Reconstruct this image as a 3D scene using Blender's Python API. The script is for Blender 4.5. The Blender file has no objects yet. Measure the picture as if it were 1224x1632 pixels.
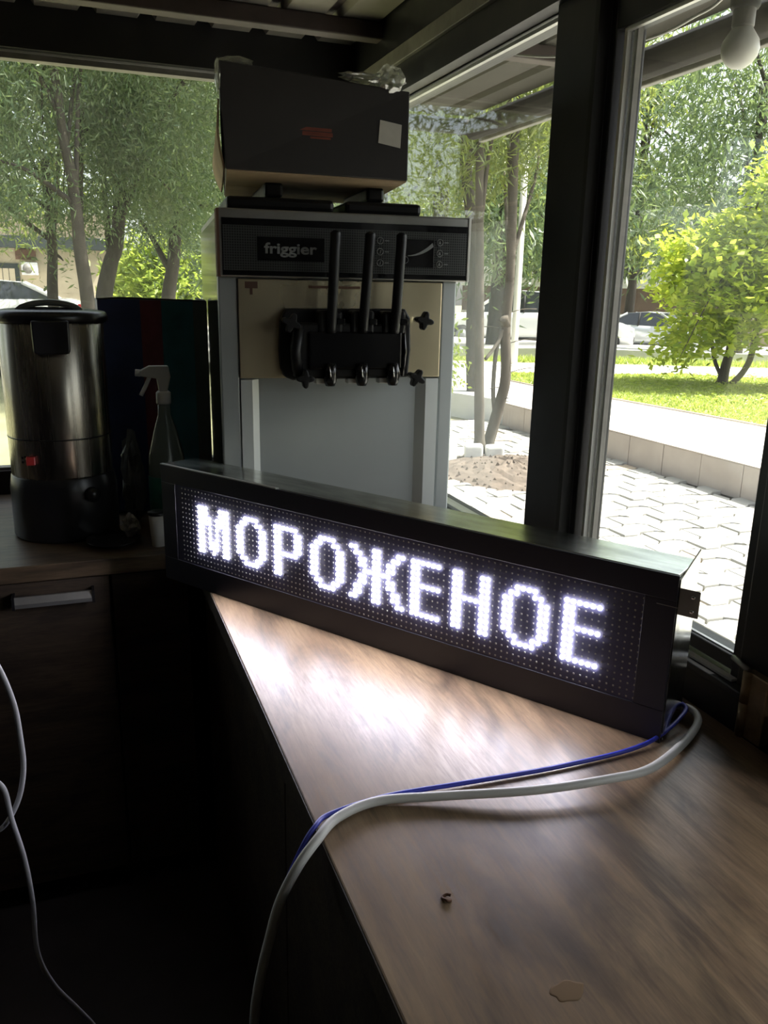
import bpy, bmesh, math, random
import numpy as np
from mathutils import Vector, Matrix

sc = bpy.context.scene
COL = sc.collection
PI = math.pi

# ------------------------------------------------------------------ camera
cam_d = bpy.data.cameras.new('camera')
cam = bpy.data.objects.new('camera', cam_d)
COL.objects.link(cam)
YAW, PITCH, ROLL, FPX = math.radians(20.612), math.radians(15.372), math.radians(1.168), 1298.16
fw = Vector((math.sin(YAW) * math.cos(PITCH), math.cos(YAW) * math.cos(PITCH), -math.sin(PITCH)))
rt = Vector((math.cos(YAW), -math.sin(YAW), 0))
up = rt.cross(fw)
r2 = rt * math.cos(ROLL) + up * math.sin(ROLL)
u2 = -rt * math.sin(ROLL) + up * math.cos(ROLL)
cam.matrix_world = Matrix(((r2.x, u2.x, -fw.x, 0), (r2.y, u2.y, -fw.y, 0), (r2.z, u2.z, -fw.z, 1.5), (0, 0, 0, 1)))
cam_d.sensor_fit = 'VERTICAL'
cam_d.sensor_height = 36.0
cam_d.lens = FPX * 36.0 / 1632.0
cam_d.clip_start = 0.02
cam_d.clip_end = 400
sc.camera = cam

# ------------------------------------------------------------------ world, sun, exposure
wd = bpy.data.worlds.new('world')
sc.world = wd
wd.use_nodes = True
wn = wd.node_tree.nodes
sky = wn.new('ShaderNodeTexSky')
sky.sky_type = 'NISHITA'
sky.sun_disc = False
sky.sun_elevation = math.radians(58)
sky.sun_rotation = math.radians(105)
sky.dust_density = 3.0
sky.ozone_density = .4
bg = wn['Background']
hz = wn.new('ShaderNodeHueSaturation')
hz.inputs['Saturation'].default_value = .4
wd.node_tree.links.new(sky.outputs[0], hz.inputs['Color'])
wd.node_tree.links.new(hz.outputs[0], bg.inputs[0])
bg.inputs[1].default_value = 0.24
sun_d = bpy.data.lights.new('sun', 'SUN')
sun_d.energy = 8.0
sun_d.angle = math.radians(0.6)
sun_d.color = (1.0, 0.95, 0.86)
sun = bpy.data.objects.new('sun', sun_d)
COL.objects.link(sun)
el, az = math.radians(58), math.radians(105)
sd = Vector((math.sin(az) * math.cos(el), math.cos(az) * math.cos(el), math.sin(el)))
sun.rotation_euler = sd.to_track_quat('Z', 'Y').to_euler()
sun.location = (6, -1, 9)
sc.view_settings.view_transform = 'Standard'
sc.view_settings.look = 'None'
sc.view_settings.gamma = 1.0
sc.view_settings.use_curve_mapping = False
sc.view_settings.exposure = 1.08
try:
    sc.cycles.use_denoising = True
    sc.cycles.max_bounces = 10
    sc.cycles.diffuse_bounces = 5
    sc.cycles.transparent_max_bounces = 16
    sc.cycles.sample_clamp_indirect = 6.0
    sc.cycles.caustics_reflective = False
    sc.cycles.caustics_refractive = False
except Exception:
    pass
LED_STRENGTH = 38.0


# ------------------------------------------------------------------ materials
class NT:
    def __init__(s, name):
        s.m = bpy.data.materials.new(name)
        s.m.use_nodes = True
        s.t = s.m.node_tree
        s.n = s.t.nodes
        s.out = s.n['Material Output']
        s.b = s.n['Principled BSDF']

    def new(s, typ, **kw):
        x = s.n.new(typ)
        for k, v in kw.items():
            setattr(x, k, v)
        return x

    def link(s, a, b):
        s.t.links.new(a, b)

    def coords(s, scale=(1, 1, 1), kind='Object', rot=(0, 0, 0)):
        tc = s.new('ShaderNodeTexCoord')
        mp = s.new('ShaderNodeMapping')
        mp.inputs['Scale'].default_value = scale
        mp.inputs['Rotation'].default_value = rot
        s.link(tc.outputs[kind], mp.inputs[0])
        return mp.outputs[0]

    def noise(s, vec, scale, detail=4, rough=.6, dist=0):
        x = s.new('ShaderNodeTexNoise')
        x.inputs['Scale'].default_value = scale
        x.inputs['Detail'].default_value = detail
        x.inputs['Roughness'].default_value = rough
        x.inputs['Distortion'].default_value = dist
        if vec is not None:
            s.link(vec, x.inputs['Vector'])
        return x.outputs[0]

    def ramp(s, fac, stops):
        x = s.new('ShaderNodeValToRGB')
        e = x.color_ramp.elements
        while len(e) < len(stops):
            e.new(0.5)
        for k, (p, c) in enumerate(stops):
            e[k].position = p
            e[k].color = (*c, 1) if len(c) == 3 else c
        s.link(fac, x.inputs[0])
        return x.outputs[0]

    def mix(s, fac, a, b, mode='MIX'):
        x = s.new('ShaderNodeMix', data_type='RGBA', blend_type=mode)
        for k, v in ((0, fac), (6, a), (7, b)):
            if isinstance(v, (int, float)):
                x.inputs[k].default_value = v
            elif isinstance(v, tuple):
                x.inputs[k].default_value = (*v, 1)
            else:
                s.link(v, x.inputs[k])
        return x.outputs[2]

    def bump(s, h, strength=.2, dist=.002):
        x = s.new('ShaderNodeBump')
        x.inputs['Strength'].default_value = strength
        x.inputs['Distance'].default_value = dist
        s.link(h, x.inputs['Height'])
        s.link(x.outputs[0], s.b.inputs['Normal'])


def pm(name, col, rough=.5, metal=0.0, var=0.0, vscale=30, bump=0.0, bscale=200, spec=.5, stretch=(1, 1, 1), coat=0.0, rvar=0.0):
    """principled material with a little noise variation in colour, roughness and relief"""
    t = NT(name)
    b = t.b
    b.inputs['Base Color'].default_value = (*col, 1)
    b.inputs['Roughness'].default_value = rough
    b.inputs['Metallic'].default_value = metal
    b.inputs['Specular IOR Level'].default_value = spec
    b.inputs['Coat Weight'].default_value = coat
    if var or bump or rvar:
        v = t.coords(stretch)
    if var:
        f = t.noise(v, vscale)
        lo = tuple(max(0, c * (1 - var)) for c in col)
        hi = tuple(min(1, c * (1 + var)) for c in col)
        t.link(t.ramp(f, [(.3, lo), (.7, hi)]), b.inputs['Base Color'])
    if rvar:
        f = t.noise(v, vscale * .6)
        t.link(t.ramp(f, [(.3, (max(.02, rough - rvar),) * 3), (.7, (min(1, rough + rvar),) * 3)]), b.inputs['Roughness'])
    if bump:
        t.bump(t.noise(v, bscale), bump, .001)
    return t.m


def wood(name, axis, tone=1.0, rough=.36):
    t = NT(name)
    s = [8, 8, 8]
    s[axis] = .9
    s2 = [90, 90, 90]
    s2[axis] = 8.0
    v = t.coords(tuple(s))
    v2 = t.coords(tuple(s2))
    big = t.noise(v, 1.0, 6, .62, 1.4)
    fine = t.noise(v2, 2.2, 6, .7, .5)
    sb = [3.2, 3.2, 3.2]
    sb[axis] = .9
    blot = t.noise(t.coords(tuple(sb)), 3.0, 5, .6, 1.6)
    c = t.ramp(big, [(.22, tuple(x * tone for x in (.085, .064, .052))), (.42, tuple(x * tone for x in (.27, .185, .115))),
                     (.60, tuple(x * tone for x in (.40, .285, .17))), (.80, tuple(x * tone for x in (.23, .165, .115)))])
    c = t.mix(.55, c, t.ramp(fine, [(.33, (.38, .36, .35)), (.62, (1.08, 1.08, 1.08))]), 'MULTIPLY')
    c = t.mix(.9, c, t.ramp(blot, [(.36, (.42, .42, .44)), (.50, (.86, .84, .82)), (.62, (1.0, 1.0, 1.0))]), 'MULTIPLY')
    t.link(c, t.b.inputs['Base Color'])
    t.link(t.ramp(fine, [(.3, (rough + .1,) * 3), (.7, (rough - .05,) * 3)]), t.b.inputs['Roughness'])
    t.bump(fine, .06, .0004)
    return t.m


def glass_mat(name, dust):
    """window glass: clear, mirror-like at grazing angles, with a veil of dust"""
    t = NT(name)
    t.n.remove(t.b)
    lw = t.new('ShaderNodeLayerWeight')
    lw.inputs[0].default_value = .5
    p = t.new('ShaderNodeMath', operation='POWER')
    t.link(lw.outputs['Facing'], p.inputs[0])
    p.inputs[1].default_value = 4.5
    m = t.new('ShaderNodeMath', operation='MULTIPLY_ADD')
    t.link(p.outputs[0], m.inputs[0])
    m.inputs[1].default_value = .9
    m.inputs[2].default_value = .035
    tr = t.new('ShaderNodeBsdfTransparent')
    tr.inputs[0].default_value = (.97, .985, .97, 1)
    gl = t.new('ShaderNodeBsdfGlossy')
    gl.inputs['Roughness'].default_value = .015
    df = t.new('ShaderNodeBsdfDiffuse')
    df.inputs[0].default_value = (.75, .75, .7, 1)
    tl = t.new('ShaderNodeBsdfTranslucent')
    tl.inputs[0].default_value = (.75, .75, .7, 1)
    a0 = t.new('ShaderNodeMixShader')
    a0.inputs[0].default_value = .5
    t.link(df.outputs[0], a0.inputs[1])
    t.link(tl.outputs[0], a0.inputs[2])
    v = t.coords((1, 1, 1))
    nz = t.ramp(t.noise(v, 3.5, 5, .6, .4), [(.3, (dust * .4,) * 3), (.75, (dust * 1.6,) * 3)])
    a1 = t.new('ShaderNodeMixShader')
    t.link(nz, a1.inputs[0])
    t.link(tr.outputs[0], a1.inputs[1])
    t.link(a0.outputs[0], a1.inputs[2])
    a2 = t.new('ShaderNodeMixShader')
    t.link(m.outputs[0], a2.inputs[0])
    t.link(a1.outputs[0], a2.inputs[1])
    t.link(gl.outputs[0], a2.inputs[2])
    t.link(a2.outputs[0], t.out.inputs[0])
    return t.m


def leaf_mat(name, cols, trans=.5, warm=.35):
    t = NT(name)
    t.n.remove(t.b)
    g = t.new('ShaderNodeNewGeometry')
    n = len(cols)
    c = t.ramp(g.outputs['Random Per Island'], [(i / max(1, n - 1), k) for i, k in enumerate(cols)])
    d = t.new('ShaderNodeBsdfDiffuse')
    tl = t.new('ShaderNodeBsdfTranslucent')
    gl = t.new('ShaderNodeBsdfGlossy')
    gl.inputs['Roughness'].default_value = .45
    gl.inputs[0].default_value = (.6, .6, .6, 1)
    t.link(c, d.inputs[0])
    t.link(t.mix(warm, c, (.75, .85, .12)), tl.inputs[0])
    m = t.new('ShaderNodeMixShader')
    m.inputs[0].default_value = trans
    t.link(d.outputs[0], m.inputs[1])
    t.link(tl.outputs[0], m.inputs[2])
    m2 = t.new('ShaderNodeMixShader')
    m2.inputs[0].default_value = .06
    t.link(m.outputs[0], m2.inputs[1])
    t.link(gl.outputs[0], m2.inputs[2])
    t.link(m2.outputs[0], t.out.inputs[0])
    return t.m


def emit_mat(name, col, s):
    t = NT(name)
    t.b.inputs['Base Color'].default_value = (.8, .8, .8, 1)
    t.b.inputs['Emission Color'].default_value = (*col, 1)
    t.b.inputs['Emission Strength'].default_value = s
    return t.m


M = {}
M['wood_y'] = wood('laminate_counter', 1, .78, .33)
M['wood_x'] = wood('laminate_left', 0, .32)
M['wood_front_shaded'] = wood('laminate_front_shaded', 0, .18, .55)  # same laminate toned down, shade on the fronts put into the colour
M['black_frame'] = pm('black_frame', (.012, .012, .014), .42, var=.3, vscale=6, rvar=.1)
M['dark_panel'] = pm('dark_panel', (.018, .013, .014), .5, var=.25, vscale=8)
M['alu'] = pm('aluminium', (.55, .55, .52), .38, .85, rvar=.1, vscale=10)
M['alu_white'] = pm('white_trim', (.72, .72, .68), .4)
M['greytube'] = pm('grey_tube', (.22, .21, .19), .5, var=.3, vscale=12)
M['floor'] = pm('floor_vinyl', (.035, .03, .028), .55, var=.3, vscale=7)
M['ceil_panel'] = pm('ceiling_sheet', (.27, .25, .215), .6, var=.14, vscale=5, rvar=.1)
M['awning_panel_dimmed'] = pm('awning_sheet_dimmed', (.055, .050, .040), .75, var=.14, vscale=5)  # same sheet as the ceiling, colour dimmed to offset light bounced off the paving
M['ceil_gap'] = pm('gap_shade_purlin', (.07, .05, .045), .6, var=.3, vscale=9)  # groove shade between panels put into this brown; purlins share it
M['gutter'] = pm('gutter_steel', (.022, .018, .017), .6, .0, var=.3, vscale=8, spec=.12)
M['glass_right'] = glass_mat('glass_right', .018)
M['glass_back'] = glass_mat('glass_back', .036)
M['steel'] = pm('brushed_steel', (.38, .35, .29), .26, 1.0, var=.12, vscale=3, stretch=(30, 30, .6), rvar=.06)
M['steel_plate'] = pm('steel_plate', (.86, .76, .52), .30, .85, var=.06, vscale=4, rvar=.05)
M['steel_side'] = pm('steel_side', (.50, .49, .45), .09, 1.0, var=.05, vscale=3)
M['steel_dull'] = pm('steel_dull', (.34, .34, .32), .38, .8, var=.15, vscale=8)
M['grey_paint'] = pm('grey_paint', (.48, .52, .53), .34, .15, var=.04, vscale=4)
M['door_paint'] = pm('door_paint', (.72, .76, .76), .36, .1, var=.03, vscale=4)
M['black_plastic'] = pm('black_plastic', (.009, .009, .010), .42, rvar=.1, vscale=20, spec=.35)
M['black_gloss'] = pm('black_gloss', (.01, .01, .011), .15)
M['rubber'] = pm('rubber', (.02, .02, .02), .7)
M['grey_print'] = pm('grey_print', (.22, .23, .23), .5)
M['white_plastic'] = pm('white_plastic', (.72, .72, .68), .4)
M['chrome'] = pm('chrome', (.75, .75, .75), .12, 1.0)
M['card_dark'] = pm('printed_card_dark', (.016, .013, .013), .55, var=.3, vscale=6)
M['card'] = pm('brown_card', (.40, .29, .18), .8, var=.15, vscale=12, bump=.1)
M['paper'] = pm('paper', (.55, .53, .48), .8, var=.06, vscale=40)
M['red_print'] = pm('red_print', (.16, .035, .02), .6, var=.4, vscale=25, stretch=(1, 1, 5))
M['red'] = pm('red_plastic', (.40, .03, .025), .35)
M['film'] = None
M['urn_black'] = pm('urn_black', (.013, .013, .014), .3)
M['carton_blue'] = pm('carton_blue', (.03, .05, .15), .5, var=.3, vscale=8)
M['carton_red'] = pm('carton_red', (.16, .04, .05), .5, var=.4, vscale=9)
M['carton_teal'] = pm('carton_teal', (.03, .16, .20), .5, var=.3, vscale=9)
M['carton_side'] = pm('carton_side', (.10, .13, .12), .55, var=.2, vscale=9)
M['bottle'] = pm('bottle_plastic', (.16, .20, .18), .25, var=.1, vscale=9)
M['bottle_label'] = pm('bottle_label', (.02, .13, .10), .45, var=.35, vscale=14)
M['greybag'] = pm('grey_bag', (.13, .14, .14), .5, var=.2, vscale=20)
M['tissue'] = pm('tissue', (.36, .35, .32), .9, var=.1, vscale=30)
M['cup'] = pm('cup', (.55, .54, .50), .45)
M['wire_white'] = pm('wire_white', (.62, .62, .58), .45)
M['wire_grey'] = pm('wire_grey', (.42, .42, .44), .5)
M['wire_blue'] = pm('wire_blue', (.035, .05, .42), .42)
M['led_mask_hazed'] = pm('led_mask_hazed', (.050, .050, .098), .6, var=.15, vscale=30)  # navy tint stands in for the glow haze between lit LEDs
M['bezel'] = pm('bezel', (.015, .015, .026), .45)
M['led_off'] = pm('led_off', (.26, .26, .22), .3)
M['led_on'] = emit_mat('led_on', (.90, .87, 1.0), LED_STRENGTH)
M['brass'] = pm('brass', (.30, .22, .13), .45, .7, var=.35, vscale=30)
M['bulb'] = pm('bulb_glass', (.80, .80, .74), .35)
M['crumb'] = pm('crumb', (.10, .045, .02), .8, var=.3, vscale=80)
M['stain'] = pm('dried_spill', (.19, .13, .08), .8, spec=.05)
# outside
M['paver'] = pm('paver', (.38, .37, .335), .9, var=.10, vscale=5, bump=.25, bscale=90)
M['paver_tan'] = pm('paver_tan', (.40, .33, .25), .9, var=.12, vscale=6, bump=.25, bscale=90)
M['sand'] = pm('joint_sand', (.085, .075, .06), .95, var=.25, vscale=20)
M['curb'] = pm('curb_tile', (.42, .36, .31), .7, var=.10, vscale=3, bump=.1)
M['concrete'] = pm('concrete', (.60, .58, .54), .9, var=.08, vscale=3)
M['asphalt'] = pm('pale_road', (.40, .39, .37), .9, var=.10, vscale=2)
M['grass_base'] = pm('grass_base', (.26, .30, .09), .95, var=.35, vscale=5)
M['soil'] = pm('soil', (.12, .095, .075), .95, var=.35, vscale=14, bump=.5, bscale=40)
M['stone'] = pm('stone_block', (.58, .58, .54), .9, var=.10, vscale=9, bump=.2, bscale=60)
M['ground'] = pm('far_ground', (.22, .22, .12), .95, var=.3, vscale=1)
M['bark'] = pm('bark', (.05, .042, .033), .95, var=.35, vscale=9, bump=.6, bscale=40, stretch=(1, 1, .3))
M['bark_grey'] = pm('bark_grey', (.095, .08, .062), .95, var=.3, vscale=10, bump=.6, bscale=40, stretch=(1, 1, .3))
M['pole'] = pm('pole_paint', (.62, .60, .54), .6)
M['car_white'] = pm('car_white', (.78, .78, .76), .2, coat=.5)
M['car_silver'] = pm('car_silver', (.55, .57, .58), .25, .4, coat=.5)
M['car_glass'] = pm('car_glass', (.025, .03, .035), .06, spec=.8)
M['tyre'] = pm('tyre', (.025, .025, .025), .8)
M['hub'] = pm('hub', (.4, .4, .4), .35, .6)
M['tail'] = pm('tail_lamp', (.5, .02, .03), .2)
M['headlamp'] = pm('headlamp', (.7, .72, .72), .1)
M['plate_white'] = pm('number_plate', (.75, .75, .72), .5)
M['wall_cream'] = pm('cream_wall', (.55, .47, .34), .9, var=.12, vscale=2)
M['wall_brown'] = pm('brown_wall', (.14, .095, .075), .9, var=.15, vscale=2)
M['wall_lower'] = pm('ochre_wall', (.30, .25, .18), .9, var=.15, vscale=2)
M['siding'] = pm('white_siding', (.70, .70, .66), .7)
M['fascia'] = pm('fascia', (.03, .04, .04), .6)
M['window_dark'] = pm('window_dark', (.05, .06, .055), .15)
M['window_white'] = pm('window_white', (.72, .72, .70), .5)
M['sign_blue'] = pm('sign_blue', (.015, .16, .55), .45)
M['sign_white'] = pm('sign_white', (.78, .78, .78), .45)
M['sign_black'] = pm('sign_black', (.015, .015, .015), .5)
M['rust'] = pm('rust_board', (.16, .09, .065), .9, var=.4, vscale=4)
M['needle'] = leaf_mat('juniper_needles', [(.035, .060, .025), (.075, .115, .045), (.115, .150, .055), (.15, .175, .075)], .45)
M['needle_far'] = leaf_mat('far_leaves', [(.042, .088, .044), (.080, .146, .066), (.125, .190, .084), (.175, .235, .12)], .5, .14)
M['leaf_dark'] = leaf_mat('dark_leaves', [(.02, .045, .018), (.05, .09, .03), (.09, .13, .045)], .45)
M['leaf_bright'] = leaf_mat('bright_leaves', [(.16, .26, .02), (.32, .42, .03), (.50, .58, .05), (.66, .68, .10)], .68)
M['leaf_yellow'] = leaf_mat('yellow_leaves', [(.16, .26, .04), (.30, .40, .06), (.42, .50, .10)], .55)
M['blade'] = leaf_mat('grass_blades', [(.20, .27, .05), (.32, .40, .09), (.44, .48, .14)], .45)


def film_mat():
    t = NT('clear_film')
    t.n.remove(t.b)
    tr = t.new('ShaderNodeBsdfTransparent')
    tr.inputs[0].default_value = (.9, .92, .88, 1)
    gl = t.new('ShaderNodeBsdfGlossy')
    gl.inputs['Roughness'].default_value = .12
    df = t.new('ShaderNodeBsdfTranslucent')
    df.inputs[0].default_value = (.7, .7, .62, 1)
    a = t.new('ShaderNodeMixShader')
    a.inputs[0].default_value = .4
    t.link(gl.outputs[0], a.inputs[1])
    t.link(df.outputs[0], a.inputs[2])
    b = t.new('ShaderNodeMixShader')
    b.inputs[0].default_value = .5
    t.link(tr.outputs[0], b.inputs[1])
    t.link(a.outputs[0], b.inputs[2])
    t.link(b.outputs[0], t.out.inputs[0])
    return t.m


M['film'] = film_mat()


def mesh_panel_mat():
    """fine square mesh printed on the header of the ice cream machine"""
    t = NT('mesh_print')
    tc = t.new('ShaderNodeTexCoord')
    sp = t.new('ShaderNodeSeparateXYZ')
    t.link(tc.outputs['Object'], sp.inputs[0])

    def line(o):
        a = t.new('ShaderNodeMath', operation='MULTIPLY')
        a.inputs[1].default_value = 1 / .0052
        t.link(o, a.inputs[0])
        b = t.new('ShaderNodeMath', operation='FRACT')
        t.link(a.outputs[0], b.inputs[0])
        c = t.new('ShaderNodeMath', operation='LESS_THAN')
        c.inputs[1].default_value = .32
        t.link(b.outputs[0], c.inputs[0])
        return c.outputs[0]
    mx = t.new('ShaderNodeMath', operation='MAXIMUM')
    t.link(line(sp.outputs['X']), mx.inputs[0])
    t.link(line(sp.outputs['Z']), mx.inputs[1])
    t.link(t.mix(mx.outputs[0], (.012, .013, .014), (.075, .08, .08)), t.b.inputs['Base Color'])
    t.b.inputs['Roughness'].default_value = .3
    return t.m


M['mesh_print'] = mesh_panel_mat()


# ------------------------------------------------------------------ geometry helpers
class MB:
    def __init__(s):
        s.v, s.f, s.sm = [], [], []

    def add(s, vs, fs, smooth=False):
        o = len(s.v)
        s.v += [tuple(v) for v in vs]
        s.f += [tuple(i + o for i in f) for f in fs]
        s.sm += [smooth] * len(fs)
        return s

    def box(s, x0, x1, y0, y1, z0, z1):
        vs = [(x, y, z) for x in (x0, x1) for y in (y0, y1) for z in (z0, z1)]
        return s.add(vs, [(0, 1, 3, 2), (4, 6, 7, 5), (0, 4, 5, 1), (2, 3, 7, 6), (0, 2, 6, 4), (1, 5, 7, 3)])

    def prism(s, pts, h0, h1, axis='Z'):
        """polygon extruded along an axis; pts are the other two coordinates in cyclic order"""
        n = len(pts)

        def P(p, h):
            return {'Z': (p[0], p[1], h), 'Y': (p[0], h, p[1]), 'X': (h, p[0], p[1])}[axis]
        vs = [P(p, h0) for p in pts] + [P(p, h1) for p in pts]
        fs = [tuple(range(n)), tuple(range(2 * n - 1, n - 1, -1))]
        fs += [(i, i + n, (i + 1) % n + n, (i + 1) % n) for i in range(n)]
        return s.add(vs, fs)

    def lathe(s, prof, n=24, c=(0, 0, 0), smooth=True):
        vs, fs = [], []
        for r, z in prof:
            for k in range(n):
                a = 2 * PI * k / n
                vs.append((c[0] + r * math.cos(a), c[1] + r * math.sin(a), c[2] + z))
        for i in range(len(prof) - 1):
            for k in range(n):
                fs.append((i * n + k, i * n + (k + 1) % n, (i + 1) * n + (k + 1) % n, (i + 1) * n + k))
        fs.append(tuple(range(n - 1, -1, -1)))
        fs.append(tuple(range((len(prof) - 1) * n, len(prof) * n)))
        return s.add(vs, fs, smooth)

    def tube(s, pts, rad, n=8, smooth=True):
        pts = [Vector(p) for p in pts]
        if not isinstance(rad, (list, tuple)):
            rad = [rad] * len(pts)
        vs, fs = [], []
        ref = Vector((0, 0, 1))
        prev = None
        for i, p in enumerate(pts):
            d = (pts[min(i + 1, len(pts) - 1)] - pts[max(i - 1, 0)]).normalized()
            if prev is None:
                a = d.cross(ref if abs(d.z) < .9 else Vector((1, 0, 0))).normalized()
            else:
                a = (prev - d * prev.dot(d)).normalized()
            prev = a
            b = d.cross(a)
            for k in range(n):
                t = 2 * PI * k / n
                vs.append(p + (a * math.cos(t) + b * math.sin(t)) * rad[i])
        for i in range(len(pts) - 1):
            for k in range(n):
                fs.append((i * n + k, i * n + (k + 1) % n, (i + 1) * n + (k + 1) % n, (i + 1) * n + k))
        fs.append(tuple(range(n - 1, -1, -1)))
        fs.append(tuple(range((len(pts) - 1) * n, len(pts) * n)))
        return s.add(vs, fs, smooth)

    def loft(s, secs, smooth=True, caps=True):
        n = len(secs[0])
        vs = [p for sec in secs for p in sec]
        fs = []
        for i in range(len(secs) - 1):
            for k in range(n):
                fs.append((i * n + k, i * n + (k + 1) % n, (i + 1) * n + (k + 1) % n, (i + 1) * n + k))
        if caps:
            fs.append(tuple(range(n - 1, -1, -1)))
            fs.append(tuple(range((len(secs) - 1) * n, len(secs) * n)))
        return s.add(vs, fs, smooth)


def bz(pts, n=10):
    """smooth Catmull-Rom through points"""
    P = [Vector(p) for p in pts]
    P = [P[0] * 2 - P[1]] + P + [P[-1] * 2 - P[-2]]
    out = []
    for i in range(1, len(P) - 2):
        for k in range(n):
            t = k / n
            a, b, c, d = P[i - 1], P[i], P[i + 1], P[i + 2]
            out.append(.5 * ((2 * b) + (c - a) * t + (2 * a - 5 * b + 4 * c - d) * t * t + (3 * b - a - 3 * c + d) * t ** 3))
    out.append(P[-2])
    return out


def ob(name, mb, mat, parent=None, bevel=0.0, loc=None, seg=2):
    me = bpy.data.meshes.new(name)
    me.from_pydata(mb.v, [], mb.f)
    me.polygons.foreach_set('use_smooth', mb.sm)
    bm = bmesh.new()
    bm.from_mesh(me)
    bmesh.ops.recalc_face_normals(bm, faces=bm.faces)
    if bevel:
        es = [e for e in bm.edges if len(e.link_faces) == 2 and e.calc_face_angle(0) > .5]
        bmesh.ops.bevel(bm, geom=es, offset=bevel, segments=seg, affect='EDGES', profile=.5, clamp_overlap=True)
    bm.to_mesh(me)
    bm.free()
    me.materials.append(mat)
    o = bpy.data.objects.new(name, me)
    COL.objects.link(o)
    if parent is not None:
        o.parent = parent
    if loc is not None:
        o.location = loc
    return o


def tag(o, label, cat, group=None):
    o['label'] = label
    o['category'] = cat
    if group:
        o['group'] = group
    return o


def thing(name, label, cat, loc=(0, 0, 0), rz=0.0, group=None):
    o = bpy.data.objects.new(name, None)
    o.empty_display_size = .05
    COL.objects.link(o)
    o.location = loc
    o.rotation_euler = (0, 0, rz)
    return tag(o, label, cat, group)


def struct(name, mb, mat, parent=None, bevel=0.0):
    o = ob(name, mb, mat, parent, bevel)
    if parent is None:
        o['kind'] = 'structure'
    return o


def sroot(name):
    o = bpy.data.objects.new(name, None)
    o.empty_display_size = .05
    COL.objects.link(o)
    o['kind'] = 'structure'
    return o


def inst(src, name, parent=None, loc=None, rot=None, mat=None):
    o = src.copy()
    o.name = name
    COL.objects.link(o)
    if parent is not None:
        o.parent = parent
    if loc is not None:
        o.location = loc
    if rot is not None:
        o.rotation_euler = rot
    return o


# ------------------------------------------------------------------ room shell
struct('floor', MB().box(-1.75, .95, -1.75, 2.7, -.12, 0), M['floor'])
# ceiling: slab with raised sheet panels between gaps darkened for groove shade, running on as the awning outside
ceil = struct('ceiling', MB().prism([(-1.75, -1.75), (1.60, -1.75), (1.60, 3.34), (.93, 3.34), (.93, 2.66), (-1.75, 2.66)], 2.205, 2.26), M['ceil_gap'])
first = {True: None, False: None}
x = -1.72
while x + .12 < 1.62:
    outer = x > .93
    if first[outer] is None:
        first[outer] = ob('panel', MB().prism([(0, 0), (.012, -.016), (.116, -.016), (.128, 0)], -1.73, 3.33 if outer else 2.64, 'Y'), M['awning_panel_dimmed' if outer else 'ceil_panel'], ceil, loc=(x, 0, 2.205))
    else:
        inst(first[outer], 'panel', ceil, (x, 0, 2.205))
    x += .152
for y in (2.33, .9, -.55):
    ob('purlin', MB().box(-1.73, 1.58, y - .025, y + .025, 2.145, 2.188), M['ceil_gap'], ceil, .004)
gt = []
ob('gutter', MB().tube([(1.62, -1.75, 2.145), (1.62, 3.34, 2.145)], .042, 12), M['gutter'], ceil)
ob('drip_edge', MB().box(1.655, 1.68, -1.75, 3.36, 2.10, 2.20), M['greytube'], ceil, .003)
ob('end_tube', MB().tube([(.95, 3.34, 2.15), (1.62, 3.34, 2.15)], .03, 10), M['gutter'], ceil)

# right wall: parapet, header beam, posts
struct('wall_right', MB().box(.862, .945, -1.75, 2.7, -.1, .945), M['dark_panel'])
ledge = struct('trim_1', MB().box(.845, .935, .80, 2.68, .945, .957), M['black_frame'], None, .002)
struct('trim_2', MB().box(.835, .935, -1.75, 2.7, 1.99, 2.204), M['black_frame'])
struct('trim_3', MB().box(.822, .835, -1.75, 2.7, 2.055, 2.092), M['greytube'], None, .002)
post = sroot('trim_4')
ob('post', MB().box(.85, .95, 1.302, 1.432, .957, 2.0), M['black_frame'], post, .004)
ob('reveal', MB().box(.845, .868, 1.290, 1.302, .957, 1.99), M['rubber'], post)
struct('trim_5', MB().box(.86, .95, .60, .826, .957, 2.0), M['black_frame'], None, .004)
struct('trim_6', MB().box(.84, .95, 2.55, 2.70, .957, 2.0), M['black_frame'])
# far fixed pane
w1 = sroot('window_1')
ob('glass', MB().box(.884, .888, 1.432, 2.56, .96, 1.99), M['glass_right'], w1)
ob('head_track', MB().box(.868, .874, 1.432, 2.56, 1.990, 2.002), M['alu'], w1)
ob('head_bead', MB().box(.874, .884, 1.432, 2.56, 1.978, 1.985), M['alu'], w1)
ob('sill_track', MB().box(.872, .90, 1.432, 2.56, .957, .966), M['alu'], w1)
# near casement beside the post
w2 = sroot('window_2')
ob('glass', MB().box(.884, .888, .845, 1.262, .985, 1.92), M['glass_right'], w2)
ob('stile', MB().box(.868, .91, 1.272, 1.290, .960, 1.985), M['black_frame'], w2, .002)
ob('stile', MB().box(.868, .91, .828, .846, .960, 1.985), M['black_frame'], w2, .002)
ob('top_rail', MB().box(.868, .91, .846, 1.272, 1.915, 1.985), M['black_frame'], w2, .002)
ob('bottom_rail', MB().box(.872, .91, .846, 1.272, .966, .988), M['black_frame'], w2, .002)
ob('glazing_bead', MB().box(.876, .884, 1.252, 1.260, .988, 1.915), M['alu_white'], w2)
ob('glazing_bead', MB().box(.889, .899, 1.242, 1.252, .988, 1.915), M['greytube'], w2)
ob('glazing_bead', MB().box(.874, .882, .846, 1.252, 1.909, 1.915), M['alu'], w2)
ob('glazing_bead', MB().box(.879, .884, .846, 1.252, .986, .990), M['alu'], w2)
M['sill_alu'] = pm('sill_white', (.88, .88, .86), .35)
ob('sill_strip', MB().box(.858, .869, .832, 1.285, .957, .961), M['sill_alu'], w2)
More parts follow.
